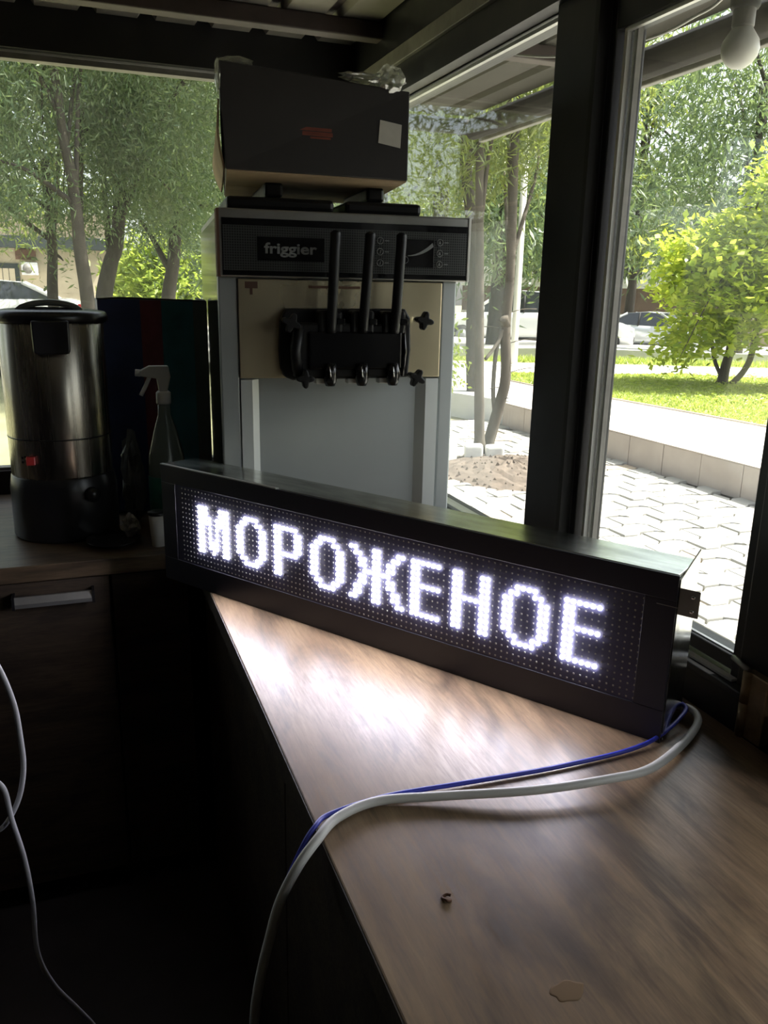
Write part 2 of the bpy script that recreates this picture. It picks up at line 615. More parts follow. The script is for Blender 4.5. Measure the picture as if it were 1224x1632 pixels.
w4 = sroot('added_window_4')  # unseen pane added to let light onto the near worktop and cable
ob('glass', MB().box(.884, .888, -.15, .565, .96, 1.99), M['glass_right'], w4)
ob('stile', MB().box(.868, .91, .565, .60, .957, 1.99), M['black_frame'], w4)
ob('stile', MB().box(.868, .91, -.19, -.15, .957, 1.99), M['black_frame'], w4)
struct('trim_7', MB().box(.86, .95, -1.75, -.19, .945, 2.0), M['black_frame'])

# back wall
struct('wall_back', MB().box(-1.75, .86, 2.575, 2.66, -.1, .96), M['dark_panel'])
struct('trim_8', MB().box(-1.75, .84, 2.555, 2.66, 2.085, 2.204), M['black_frame'])
w3 = sroot('window_3')
ob('glass', MB().box(-1.6, .84, 2.604, 2.608, .96, 2.085), M['glass_back'], w3)
ob('head_track', MB().box(-1.6, .84, 2.588, 2.625, 2.066, 2.085), M['greytube'], w3)
ob('head_bead', MB().box(-1.6, .84, 2.582, 2.59, 2.080, 2.085), M['alu_white'], w3)
ob('sill_track', MB().box(-1.6, .84, 2.588, 2.625, .957, .968), M['greytube'], w3)
struct('wall_left', MB().box(-1.83, -1.75, -1.75, 2.66, -.1, 2.21), M['dark_panel'])
struct('wall_front', MB().box(-1.83, .95, -1.83, -1.75, -.1, 2.21), M['dark_panel'])
struct('trim_9', MB().box(-1.75, -1.6, 2.575, 2.66, .96, 2.085), M['black_frame'])

# ------------------------------------------------------------------ counters
wt = thing('worktop', 'wood-look laminate worktop running along the right window under the lit sign', 'worktop', (.54, .85, .858))
ob('slab', MB().box(-.32, .305, -2.2, 1.70, 0, .038), M['wood_y'], wt, .002)
ob('edge_band', MB().box(-.3215, -.3195, -2.2, .995, .001, .0365), M['wood_front_shaded'], wt)
cab = thing('base_cabinet', 'dark base cabinet under the right-hand worktop', 'cabinet', (.55, .5, 0))
ob('carcass', MB().box(-.29, .29, -1.75, 1.34, .08, .857), M['wood_front_shaded'], cab)
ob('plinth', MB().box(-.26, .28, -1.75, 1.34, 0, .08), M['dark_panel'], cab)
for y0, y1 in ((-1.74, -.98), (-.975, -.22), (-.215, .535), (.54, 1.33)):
    ob('door', MB().box(-.308, -.29, y0, y1, .09, .85), M['wood_front_shaded'], cab, .0015)
wl = thing('worktop', 'narrower wood-look worktop under the back window carrying the water urn', 'worktop', (-.64, 2.2, .858))
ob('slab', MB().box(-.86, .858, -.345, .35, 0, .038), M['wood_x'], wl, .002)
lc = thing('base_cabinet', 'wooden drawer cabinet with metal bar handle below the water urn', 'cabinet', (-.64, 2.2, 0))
ob('carcass', MB().box(-.86, .85, -.31, .34, .06, .857), M['wood_front_shaded'], lc)
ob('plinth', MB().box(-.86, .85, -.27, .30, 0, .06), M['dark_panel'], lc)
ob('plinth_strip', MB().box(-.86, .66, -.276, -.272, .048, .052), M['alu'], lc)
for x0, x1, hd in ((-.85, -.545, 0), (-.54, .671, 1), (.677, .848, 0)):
    d = ob('door', MB().box(x0, x1, -.33, -.311, .07, .852), M['wood_front_shaded'], lc, .0015)
    if hd:
        h = MB()
        h.prism([(-.366, .806), (-.366, .815), (-.358, .829), (-.352, .829), (-.352, .806)], .472, .632, 'X')
        ob('handle', h, M['steel_dull'], d)
        ob('handle_mount', MB().box(.466, .472, -.366, -.33, .803, .831), M['black_plastic'], d)
        ob('handle_mount', MB().box(.632, .638, -.366, -.33, .803, .831), M['black_plastic'], d)

# ------------------------------------------------------------------ LED sign
GL = {
    'M': ['111000111', '111000111', '111101111', '111101111', '110101011', '110101011', '110101011', '110111011', '110111011', '110010011'],
    'O': ['00111100', '01100110', '11000011', '11000011', '11000011', '11000011', '11000011', '11000011', '01100110', '00111100'],
    'P': ['1111110', '1100011', '1100011', '1100011', '1100011', '1111110', '1100000', '1100000', '1100000', '1100000'],
    'ZH': ['110001100011', '011001100110', '001101101100', '001101101100', '000111111000', '001101101100', '001101101100', '011001100110', '011001100110', '110001100011'],
    'E': ['111111', '110000', '110000', '110000', '111111', '110000', '110000', '110000', '110000', '111111'],
    'H': ['1100011', '1100011', '1100011', '1100011', '1111111', '1100011', '1100011', '1100011', '1100011', '1100011'],
}
WORD = [('M', 5, 'М'), ('O', 16, 'О'), ('P', 26, 'Р'), ('O', 35, 'О'), ('ZH', 44, 'Ж'), ('E', 57, 'Е'), ('H', 65, 'Н'), ('O', 74, 'О'), ('E', 84, 'Е')]
sg = thing('led_sign', 'long black LED sign with glowing white letters reading МОРОЖЕНОЕ on the worktop', 'sign', (.4342, 1.2528, .896), math.radians(-56.923))
M['sign_metal'] = pm('sign_metal', (.70, .71, .67), .19, 1.0, var=.28, vscale=9, rvar=.06, stretch=(1, 4, 4))
ob('casing', MB().box(-.526, .527, .002, .087, .0, .247), M['sign_metal'], sg, .0015)
fr = MB()
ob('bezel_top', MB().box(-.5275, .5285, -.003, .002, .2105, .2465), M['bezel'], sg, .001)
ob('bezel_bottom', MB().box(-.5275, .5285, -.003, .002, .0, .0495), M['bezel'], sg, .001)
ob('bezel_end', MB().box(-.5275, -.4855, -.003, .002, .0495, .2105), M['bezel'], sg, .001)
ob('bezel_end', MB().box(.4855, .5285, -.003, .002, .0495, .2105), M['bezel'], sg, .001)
ob('led_panel', MB().box(-.4855, .4855, -.0012, .0018, .0495, .2105), M['led_mask_hazed'], sg)
ob('edge_strip', MB().box(-.5275, -.20, -.0036, .004, .2466, .2482), M['alu'], sg)
ob('end_cap', MB().prism([(.004, .002), (.086, .002), (.086, .262), (.004, .240)], .5275, .5295, 'X'), M['sign_metal'], sg)
lit = set()


def dome(mb, x, z, r, h):
    n = 8
    vs = [(x + r * math.cos(2 * PI * k / n), -.0012, z + r * math.sin(2 * PI * k / n)) for k in range(n)]
    vs += [(x + .72 * r * math.cos(2 * PI * k / n), -.0012 - h * .75, z + .72 * r * math.sin(2 * PI * k / n)) for k in range(n)]
    vs += [(x, -.0012 - h, z)]
    fs = [(k, (k + 1) % n, (k + 1) % n + n, k + n) for k in range(n)] + [(k + n, (k + 1) % n + n, 2 * n) for k in range(n)]
    mb.add(vs, fs, True)


for g, c0, ch in WORD:
    mb = MB()
    for r, row in enumerate(GL[g]):
        for c, bit in enumerate(row):
            if bit == '1':
                lit.add((c0 + c, r + 3))
                dome(mb, (c0 + c) * .01 - .465 - .01 * .05 + .0005, .205 - (r + 3) * .01, .0037, .0034)  # lit domes drawn oversize, bloom of the LEDs put into their shape
    ob('led_letter', mb, M['led_on'], sg)
mb = MB()
for c in range(96):
    for r in range(16):
        if (c, r) not in lit:
            x, z = c * .01 - .465, .205 - r * .01
            mb.box(x - .0011, x + .0011, -.0022, -.0011, z - .0011, z + .0011)
o = ob('unlit_leds', mb, M['led_off'], sg)
o['kind'] = 'stuff'
br = ob('mounting_tab', MB().box(.522, .5555, .006, .0085, .190, .228), M['steel_dull'], sg, .002)
for z in (.199, .219):
    ob('screw', MB().lathe([(.0032, 0), (.0032, .0015), (.002, .0025)], 10), M['chrome'], br, loc=(.547, .006, z)).rotation_euler = (PI / 2, 0, 0)
br = ob('mounting_tab', MB().box(-.553, -.527, .030, .033, .190, .226), M['steel_dull'], sg, .002)
for z in (.200, .216):
    ob('hole', MB().lathe([(.0025, 0), (.0025, .001)], 10), M['rubber'], br, loc=(-.543, .0302, z)).rotation_euler = (PI / 2, 0, 0)
ob('seam_tape', MB().box(.503, .532, -.0036, -.0030, .2025, .2035), M['greytube'], sg)

# cables from the sign
wc = thing('power_cable', 'thick white cable from the sign sagging over the worktop edge', 'cable', (.48, .75, .896))
W = [(.797, .868, .905), (.806, .852, .913), (.797, .822, .910), (.742, .786, .906), (.655, .745, .909), (.58, .735, .915), (.485, .748, .912), (.375, .783, .905), (.30, .80, .9035),
     (.245, .785, .9035), (.212, .757, .901), (.186, .742, .884), (.165, .74, .845), (.152, .74, .797), (.141, .74, .749), (.133, .74, .689), (.128, .74, .55), (.13, .745, .35), (.14, .75, .12), (.15, .72, .012), (.1, .6, .008)]
ob('sheath', MB().tube([Vector(p) - Vector((.48, .75, .896)) for p in bz(W, 8)], .0058, 10), M['wire_white'], wc)
bc = thing('data_cable', 'thin blue cable from the sign running beside the thick white cable', 'cable', (.48, .78, .896))
W = [(.800, .866, .918), (.789, .842, .914), (.695, .806, .902), (.561, .798, .9005), (.427, .804, .9005), (.318, .810, .9005), (.240, .797, .9015), (.214, .776, .903), (.196, .764, .888), (.176, .762, .845), (.161, .762, .797), (.149, .762, .749),
     (.140, .762, .689), (.135, .762, .55), (.135, .765, .35), (.135, .77, .12), (.14, .80, .012), (.06, .9, .008)]
ob('sheath', MB().tube([Vector(p) - Vector((.48, .78, .896)) for p in bz(W, 8)], .0031, 8), M['wire_blue'], bc)
lw = thing('extension_lead', 'grey lead hanging in a loop in front of the drawer cabinet', 'cable', (-.1, 1.0, 0))
W = [(-.36, 1.05, 2.19), (-.35, 1.05, 1.9), (-.30, 1.03, 1.55), (-.26, 1.02, 1.35), (-.19, 1.01, 1.2), (-.128, 1.0, 1.08), (-.106, 1.0, 1.009), (-.101, 1.0, .948), (-.102, 1.0, .904), (-.113, 1.0, .861), (-.135, 1.0, .828), (-.158, 1.01, .83), (-.162, 1.01, .87), (-.145, 1.005, .898),
     (-.126, .995, .888), (-.12, .99, .844), (-.111, .99, .785), (-.107, .99, .717), (-.108, .99, .637), (-.093, .99, .58), (-.065, .99, .527), (-.043, .99, .481), (-.01, .99, .38), (.01, 1.0, .2), (.0, 1.02, .03), (-.08, 1.1, .008), (-.3, 1.15, .008)]
ob('sheath', MB().tube([Vector(p) - Vector((-.1, 1.0, 0)) for p in bz(W, 8)], .0033, 8), M['wire_grey'], lw)

# small things on the worktop
cb = MB()
cb.tube(bz([(.006 * math.cos(a) * (1 + .2 * math.sin(3 * a)), .006 * math.sin(a), .0025 + .001 * math.sin(2 * a)) for a in np.linspace(.4, 5.6, 9)], 3), .0022, 6)
cb.v = [(a * .75, b * .75, c * .75) for a, b, c in cb.v]
tag(ob('dried_scrap', cb, M['crumb'], None, loc=(.315, .631, .896)), 'small curled brown scrap lying on the worktop near its free edge', 'crumb')
st = MB().lathe([(.013, 0), (.0128, .0002), (.011, .0003)], 40)
st.v = [(x * (1 + .10 * math.sin(3 * math.atan2(y, x) + .6) + .06 * math.sin(7 * math.atan2(y, x))) * 1.25, y * (.85 + .08 * math.cos(5 * math.atan2(y, x))), z) for x, y, z in st.v]
tag(ob('dried_spill', st, M['stain'], None, loc=(.37, .492, .896)), 'flat brown dried spill on the worktop nearest the viewer', 'stain')

# latch and hinge post at the right of the casement
hp = thing('window_hinge', 'worn brass hinge bar on the dark wall beside the casement sill', 'hinge', (.857, .785, .896))
ob('leaf', MB().box(-.012, .004, -.03, .012, 0, .098), M['brass'], hp, .002)
ob('barrel', MB().tube([(-.012, .006, .0), (-.012, .006, .05)], .007, 10), M['brass'], hp)
ob('barrel', MB().tube([(-.012, .006, .052), (-.012, .006, .098)], .007, 10), M['brass'], hp)
ob('pin', MB().tube([(-.008, .01, .098), (.0, .048, .100)], .0045, 8), M['steel_dull'], hp)

# ------------------------------------------------------------------ ice cream machine
mc = thing('ice_cream_machine', 'grey soft-serve ice cream machine with three black levers standing in the corner', 'ice cream machine', (.5678, 1.7742, .896), math.radians(-5.39))
ob('cabinet', MB().box(-.270, .256, .012, .68, .03, .745), M['grey_paint'], mc, .004)
ob('side_panel', MB().box(-.2775, -.270, .03, .675, .04, .742), M['steel_side'], mc, .002)
ob('top_plate', MB().box(-.274, .274, .0, .682, .742, .758), M['steel_dull'], mc, .003)
for px in (-.22, .21):
    for py in (.08, .6):
        ob('foot', MB().lathe([(.018, 0), (.02, .006), (.014, .03)], 14), M['rubber'], mc, loc=(px, py, 0))
ob('front_post', MB().box(-.2785, -.2375, .0, .02, .04, .622), M['grey_paint'], mc, .004)
ob('front_post', MB().box(.2225, .2575, .0, .02, .04, .622), M['grey_paint'], mc, .004)
# door with a pressed centre: bevelled flanks catch and lose the window light
dx = [-.2355, -.2105, -.1895, .1615, .1905, .2205]
dy = [-.002, -.002, .017, .017, -.002, -.002]
db = MB()
prof = list(zip(dx, dy)) + [(dx[-1], .024), (dx[0], .024)]
db.prism(prof, .045, .4035, 'Z')
ob('door_panel', db, M['door_paint'], mc)
pl = ob('dispensing_plate', MB().box(-.2365, .2205, -.006, .02, .4075, .6175), M['steel_plate'], mc, .0015)
ob('sticker', MB().box(-.222, -.195, -.0066, -.006, .598, .612), M['rust'], pl)
ob('sticker', MB().box(-.212, -.206, -.0068, -.006, .585, .600), M['rust'], pl)
ob('fold', MB().box(-.085, .03, -.009, -.006, .6005, .606), M['rust'], pl, .001)
# header
hd = ob('header', MB().box(-.276, .276, -.018, .03, .6205, .757), M['steel_dull'], mc, .003)
ob('face', MB().box(-.268, .2715, -.0195, -.017, .624, .738), M['black_gloss'], hd)
ob('mesh_strip', MB().box(-.2665, .270, -.0202, -.0194, .634, .724), M['mesh_print'], hd)
ob('side_edge', MB().box(-.2785, -.2715, -.018, .03, .6205, .756), M['rust'], hd, .001)
ob('corner_edge', MB().box(.2725, .2785, -.0205, .03, .6205, .757), M['white_plastic'], hd, .001)
ob('name_plate', MB().box(-.196, -.053, -.0210, -.0202, .655, .703), M['black_gloss'], hd)


def text_mesh(body, size, mat, parent, loc, rot, ext=.0006, offset=0.0):
    cu = bpy.data.curves.new('lettering', 'FONT')
    cu.body = body
    cu.size = size
    cu.extrude = ext
    cu.offset = offset
    tmp = bpy.data.objects.new('lettering_tmp', cu)
    COL.objects.link(tmp)
    dg = bpy.context.evaluated_depsgraph_get()
    me = bpy.data.meshes.new_from_object(tmp.evaluated_get(dg))
    me.name = 'lettering'
    bpy.data.objects.remove(tmp)
    me.materials.clear()
    me.materials.append(mat)
    o = bpy.data.objects.new('lettering', me)
    COL.objects.link(o)
    o.parent = parent
    o.location = loc
    o.rotation_euler = rot
    return o, max(v.co.x for v in me.vertices)


o, wdt = text_mesh('friggier', .030, M['grey_print'], hd, (-.181, -.0212, .670), (PI / 2, 0, 0), offset=.0007)
o.scale = (.112 / wdt, 1, 1)
# display, curved print and six round buttons
ob('display', MB().box(.115, .192, -.0214, -.0202, .650, .708), M['black_gloss'], hd)
sw = MB()
arc = []
for t in np.linspace(0, 1, 12):
    cx, cz = .133 + .056 * t, .6735 + .024 * t * t
    w_ = .0006 + .0036 * t
    arc.append((cx, cz, w_))
pts = [(a, b + w_) for a, b, w_ in arc] + [(a + .5 * w_, b - w_) for a, b, w_ in reversed(arc)]
sw.prism(pts, -.0222, -.0213, 'Y')
ob('swoosh', sw, M['grey_print'], hd)


def ring(mb, x, z, r, t, y=-.0214):
    mb.tube([(x + r * math.cos(a), y, z + r * math.sin(a)) for a in np.linspace(0, 2 * PI, 17)], t, 5)


rg = MB()
ring(rg, .1275, .6645, .007, .0006)
ob('dial_print', rg, M['grey_print'], hd)
for bx in (.070, .2065):
    for bzz in (.703, .680, .657):
        b = MB()
        ring(b, bx, bzz, .0068, .0009)
        bo = ob('button', b, M['grey_print'], hd)
        if bx > .1:
            ob('symbol', MB().prism([(bx - .003, bzz - .003), (bx + .003, bzz - .003), (bx, bzz + .004)], -.0216, -.0208, 'Y'), M['grey_print'], bo)
        else:
            ob('symbol', MB().prism([(bx - .001, bzz - .004), (bx + .001, bzz - .004), (bx + .003, bzz + .004), (bx + .001, bzz + .004)], -.0216, -.0208, 'Y'), M['grey_print'], bo)
        ob('button_mark', MB().box(bx + .011, bx + .020, -.0212, -.0203, bzz - .001, bzz + .0012), M['grey_print'], bo)
# dispenser head
rp = [(-.150, .43), (-.153, .47), (-.150, .535), (-.138, .558), (.128, .560), (.140, .54), (.143, .47), (.138, .41), (-.125, .405), (-.142, .412)]
ob('dispenser_flange', MB().prism(rp, -.032, -.004, 'Y'), M['black_plastic'], mc, .004)
bp = [(-.128, .425), (-.132, .47), (-.126, .53), (.112, .53), (.117, .47), (.112, .412), (-.118, .412)]
dh = ob('dispenser_block', MB().prism(bp, -.072, -.030, 'Y'), M['black_plastic'], mc, .006)
ob('face_plate', MB().box(-.098, .108, -.080, -.070, .432, .512), M['black_gloss'], dh, .004)
ob('hinge_rib', MB().tube([(-.118, -.07, .42), (-.126, -.075, .47), (-.116, -.07, .525)], .012, 8), M['black_plastic'], dh)
ob('hinge_rib', MB().tube([(.112, -.07, .418), (.116, -.074, .47), (.111, -.07, .525)], .005, 8), M['black_gloss'], dh)
for i, (xb, xt) in enumerate(((-.050, -.041), (.020, .033), (.090, .101))):
    va = ob('valve_housing', MB().box(xb - .026, xb + .026, -.078, -.030, .508, .556), M['black_plastic'], mc, .006)
    ob('valve_clip', MB().box(xb + .012, xb + .030, -.084, -.075, .527, .540), M['black_gloss'], va, .002)
    ob('lever', MB().tube(bz([(xb, -.078, .512), (xb + .001, -.088, .56), (xb + (xt - xb) * .6, -.086, .65), (xt, -.080, .700), (xt, -.079, .712)], 5) + [Vector((xt, -.0785, .7165))],
                          [.0112] * 21 + [.006], 12), M['black_plastic'], mc)
    ob('spout', MB().lathe([(.010, -.014), (.014, -.004), (.016, .014), (.012, .034)], 14, (0, 0, 0)), M['black_gloss'], mc, loc=(xb - .002, -.082, .412))
    ob('spout_glint', MB().tube([(xb - .004, -.0985, .418), (xb - .006, -.096, .440)], .0018, 6), M['chrome'], mc)  # chrome sliver in place of the highlight on the spout
    ob('nozzle_cap', MB().box(xb - .004 - .028, xb - .004 + .016, -.074, -.046, .401, .4125), M['white_plastic'], mc, .003)
for kx, kz, rr in ((.155, .537, .2), (.141, .414, .5), (-.107, .414, .0), (-.136, .53, .4)):
    kp = []
    for j in range(24):
        a = 2 * PI * j / 24
        r = .0155 + .0055 * math.cos(4 * a + rr * 4)
        kp.append((kx + r * math.cos(a), kz + r * math.sin(a)))
    ko = ob('star_knob', MB().prism(kp, -.098, -.074, 'Y'), M['black_plastic'], mc, .003)
    ob('stud', MB().tube([(kx, -.075, kz), (kx, -.02, kz)], .006, 8), M['chrome'], ko)
for x0, x1 in ((-.255, -.025), (0.0, .172)):
    ld = ob('hopper_lid', MB().box(x0, x1, .012, .42, .758, .784), M['black_plastic'], mc, .008)
    ob('lid_grip', MB().box((x0 + x1) / 2 - .03, (x0 + x1) / 2 + .01, .05, .30, .788, .818), M['black_plastic'], ld, .006)

# carton on the machine
cx = thing('cardboard_box', 'dark printed cardboard box on top of the ice cream machine', 'box', (.484, 1.69, 1.716), math.radians(-.7))
bx = MB()
SKX, DP = .075, .50
F = [(-.188, 0, 0), (.188, 0, 0), (.188, .0, .168), (-.200, -.012, .186)]
Bk = [(-.188 + SKX, DP, 0), (.188 + SKX, DP, 0), (.188 + SKX, DP, .19), (-.188 + SKX, DP, .19)]
ob('body', MB().add(F + Bk, [(0, 1, 2, 3), (5, 4, 7, 6), (4, 0, 3, 7), (1, 5, 6, 2), (4, 5, 1, 0), (3, 2, 6, 7)]), M['card_dark'], cx, .002)
for v0, v1 in ((.004, .248), (.252, .496)):
    k0, k1 = SKX * v0 / DP, SKX * v1 / DP
    q = [(-.186 + k0, v0), (.186 + k0, v0), (.186 + k1, v1), (-.186 + k1, v1)]
    ob('bottom_flap', MB().prism(q, -.003, -.0002, 'Z'), M['card'], cx)
sf = MB()
rows = []
for t in np.linspace(0, 1, 9):
    bu = .020 * math.sin(PI * min(1, t * .9 + .1))
    rows.append([(-.190 - .011 * max(0, t - .0) - bu * (.35 + .65 * u) + SKX * (.01 + .44 * u) / DP, .006 + .44 * u - .006 * t, .002 + .12 * t) for u in (0, .12, .5, 1)])
nn = len(rows[0])
vs = [p for r_ in rows for p in r_] + [(x + .003 + .012 * 0, y, z) for r_ in rows for x, y, z in r_]
tot = nn * len(rows)
fs = []
for i in range(len(rows) - 1):
    for j in range(nn - 1):
        a = i * nn + j
        fs.append((a, a + 1, a + nn + 1, a + nn))
        fs.append((a + tot, a + tot + nn, a + tot + nn + 1, a + tot + 1))
    fs.append((i * nn, (i + 1) * nn, (i + 1) * nn + tot, i * nn + tot))
    fs.append((i * nn + nn - 1, i * nn + nn - 1 + tot, (i + 1) * nn + nn - 1 + tot, (i + 1) * nn + nn - 1))
sf.add(vs, fs, True)
ob('side_flap', sf, M['card'], cx)
ob('paper_label', MB().add([(.122, -.0012, .068), (.170, -.0012, .061), (.172, -.0012, .105), (.125, -.0012, .111)] + [(.122, .0, .068), (.170, .0, .061), (.172, .0, .105), (.125, .0, .111)],
                           [(0, 1, 2, 3), (7, 6, 5, 4), (0, 4, 5, 1), (1, 5, 6, 2), (2, 6, 7, 3), (3, 7, 4, 0)]), M['paper'], cx)
rp_ = MB()
for z0, z1, a, b in ((.080, .086, -.042, .024), (.071, .0785, -.036, .026), (.066, .0695, -.02, .022)):
    rp_.box(a, b, -.001, 0, z0, z1)
ob('red_print', rp_, M['red_print'], cx)


def crumple(seed, n, scale, mat, parent, loc, name='film'):
    rnd = random.Random(seed)
    bm = bmesh.new()
    bmesh.ops.create_icosphere(bm, subdivisions=n, radius=1)
    for v in bm.verts:
        k_ = .62 + .55 * rnd.random()
        v.co = Vector((v.co.x * scale[0] * k_, v.co.y * scale[1] * k_, v.co.z * scale[2] * (.7 + .5 * rnd.random())))
    me = bpy.data.meshes.new(name)
    bm.to_mesh(me)
    bm.free()
    me.materials.append(mat)
    o = bpy.data.objects.new(name, me)
    COL.objects.link(o)
    if parent is not None:
        o.parent = parent
    o.location = loc
    return o


crumple(3, 3, (.034, .03, .027), M['film'], cx, (.148, .012, .186), 'torn_film')
crumple(4, 3, (.045, .02, .009), M['film'], cx, (.085, .006, .186), 'torn_film')
crumple(5, 3, (.034, .02, .008), M['film'], cx, (-.165, .0, .188), 'torn_film')
crumple(6, 3, (.006, .012, .03), M['film'], cx, (-.200, -.010, .160), 'torn_film')

# ------------------------------------------------------------------ water urn and neighbours on the left worktop
un = thing('water_urn', 'stainless steel electric water urn with black lid and black base on the left worktop', 'urn', (-.052, 2.12, .896))
ob('base', MB().lathe([(.118, 0), (.124, .008), (.124, .12), (.119, .152), (.115, .158)], 40), M['urn_black'], un)
ob('tank', MB().lathe([(.117, .155), (.1175, .158), (.1175, .512), (.116, .514)], 48), M['steel'], un)
ob('seam', MB().lathe([(.1168, .246), (.1184, .247), (.1184, .2495), (.1168, .2505)], 48), M['urn_black'], un)
ld = ob('lid', MB().lathe([(.122, .512), (.128, .518), (.128, .530), (.122, .537), (.10, .541), (.05, .545), (.01, .546)], 48), M['urn_black'], un)
hb = MB()
ar = [(-.072 + .144 * t, -.01, .540 + .020 * math.sin(PI * t) ** .6) for t in np.linspace(0, 1, 15)]
secs = [[(x, y - .045, z - .010), (x, y + .045, z - .010), (x, y + .042, z + .003), (x, y - .042, z + .003)] for x, y, z in ar]
hb.loft(secs, True)
M['lid_grey'] = pm('lid_grey', (.12, .13, .12), .3)
ob('lid_handle', hb, M['lid_grey'], ld)
cl = MB()
cl.prism([(-.037, .452), (-.031, .446), (.034, .446), (.040, .452), (.041, .520), (-.038, .520)], -.140, -.112, 'Y')
ob('clasp', cl, M['urn_black'], un, .004)
so = ob('switch', MB().box(-.076, -.056, -.112, -.098, .192, .212), M['red'], un, .002)
ob('switch_mark', MB().box(-.086, -.081, -.0925, -.086, .205, .210), M['urn_black'], un)
ob('switch_mark', MB().box(-.086, -.081, -.0925, -.086, .195, .200), M['urn_black'], un)
ob('tap_knob', MB().lathe([(.016, 0), (.018, .004), (.016, .02)], 16), M['urn_black'], un, loc=(.06, -.105, .115)).rotation_euler = (PI / 2, 0, .3)

ct = thing('open_carton', 'tall dark blue open carton with red and teal print behind the urn', 'carton', (.17, 2.25, .896))
t_ = .004
ob('front_panel', MB().box(-.112, -.008, 0, t_, 0, .563), M['carton_blue'], ct)
ob('front_panel', MB().box(-.008, .045, 0, t_, 0, .562), M['carton_red'], ct)
ob('front_panel', MB().box(.045, .126, 0, t_, 0, .561), M['carton_teal'], ct)
ob('front_panel', MB().box(.126, .1625, .0, t_, 0, .560), M['carton_side'], ct)
ob('side_panel', MB().box(-.112, -.112 + t_, t_, .20, 0, .562), M['carton_blue'], ct)
ob('side_panel', MB().box(.1625 - t_, .1625, t_, .20, 0, .562), M['carton_side'], ct)
ob('back_panel', MB().box(-.108, .152, .196, .20, 0, .562), M['carton_side'], ct)
ob('bottom_panel', MB().box(-.108, .152, t_, .196, 0, .004), M['carton_side'], ct)
ob('rim', MB().tube(bz([(-.113, .0, .563), (-.05, -.001, .567), (.03, -.001, .565), (.130, 0, .562), (.1605, .02, .562), (.1605, .198, .565)], 5), .0022, 6), M['rubber'], ct)

sp = thing('spray_bottle', 'tall spray bottle with white trigger and green label in front of the carton', 'bottle', (.188, 2.02, .896))
ob('body', MB().lathe([(.040, 0), (.045, .008), (.045, .16), (.042, .20), (.026, .265), (.015, .300), (.0145, .335)], 24), M['bottle'], sp)
ob('label', MB().lathe([(.0453, .035), (.0458, .036), (.0458, .150), (.0453, .151)], 24), M['bottle_label'], sp)
ob('collar', MB().lathe([(.017, .325), (.0175, .328), (.0175, .352), (.013, .356)], 18), M['white_plastic'], sp)
nz = MB()
nz.prism([(-.052, .392), (-.052, .405), (-.030, .416), (.014, .416), (.018, .390), (.010, .356), (-.010, .356), (-.014, .386)], -.010, .010, 'Y')
ob('trigger_head', nz, M['cup'], sp, .003)
ob('trigger', MB().tube(bz([(-.030, 0, .39), (-.040, 0, .368), (-.052, 0, .346)], 4), .0048, 8), M['white_plastic'], sp)
ob('nozzle', MB().tube([(-.050, 0, .399), (-.062, 0, .400)], .0085, 10), M['white_plastic'], sp)
tag(crumple(11, 3, (.030, .040, .125), M['greybag'], None, (.112, 2.135, 1.008), 'plastic_bag'), 'crumpled grey plastic bag between the urn and the spray bottle', 'bag')
sa = thing('saucer', 'dark saucer in front of the urn base', 'saucer', (.050, 1.965, .896))
ob('dish', MB().lathe([(.035, 0), (.04, .003), (.062, .013), (.063, .015), (.05, .008), (.01, .005)], 32), M['urn_black'], sa)
tag(crumple(12, 3, (.022, .018, .030), M['tissue'], None, (.092, 1.995, .930), 'tissue'), 'crumpled off-white tissue on the dark saucer', 'tissue')
cu_ = thing('plastic_cup', 'small off-white plastic cup beside the left end of the LED sign', 'cup', (.151, 1.925, .896))
ob('wall', MB().lathe([(.015, 0), (.016, .001), (.0205, .078), (.0195, .078), (.0150, .004)], 24), M['cup'], cu_)
ob('lid', MB().lathe([(.0212, .077), (.0218, .079), (.0218, .084), (.010, .086)], 24), M['black_plastic'], cu_)

# ------------------------------------------------------------------ hanging bulb under the awning
bb = thing('globe_bulb', 'white round bulb hanging in a dark socket under the awning', 'bulb', (.993, 1.124, 1.866))
ob('globe', MB().lathe([(.002, -.0285), (.0105, -.0268), (.0197, -.0206), (.0263, -.011), (.0285, 0), (.0263, .011), (.0206, .0197), (.015, .028)], 28), M['bulb'], bb)
ob('collar', MB().lathe([(.0155, .028), (.0165, .031), (.0165, .055), (.015, .058)], 18), M['greytube'], bb)
ob('socket', MB().lathe([(.020, .054), (.022, .058), (.020, .11), (.008, .14)], 18), M['rubber'], bb)
ob('cord', MB().tube(bz([(0, 0, .135), (.0, .02, .2), (.02, .06, .31)], 5), .004, 6), M['rubber'], bb)
wr = thing('awning_wire', 'thin pale wire sagging under the awning near the round bulb', 'wire', (1.1, 1.4, 2.0))
ob('strand', MB().tube([Vector(p) - Vector((1.1, 1.4, 2.0)) for p in bz([(1.08, 2.3, 2.15), (1.1, 1.9, 2.04), (1.1, 1.602, 1.990), (1.1, 1.549, 1.986), (1.1, 1.452, 1.981), (1.1, 1.375, 1.987), (1.1, 1.305, 1.997), (1.08, 1.2, 2.04), (1.05, 1.10, 2.10), (1.03, 1.0, 2.17)], 6)], .0028, 6), M['wire_white'], wr)

# ------------------------------------------------------------------ outside: paving
ground = struct('ground', MB().box(-60, 6.5, 2.75, 120, -1.3, -.12).box(6.5, 60, -10, 120, -1.4, -.95), M['ground'])
pav = struct('pavement', MB().box(.95, 5.4, -4, 9.4, -.30, -.108), M['sand'])
PL, PW = .333, .200


def edge(x):
    t = (x / PL) % 1.0
    if t < .34:
        return 0.0
    if t < .5:
        return .042 * (t - .34) / .16
    if t < .84:
        return .042
    return .042 * (1 - (t - .84) / .16)


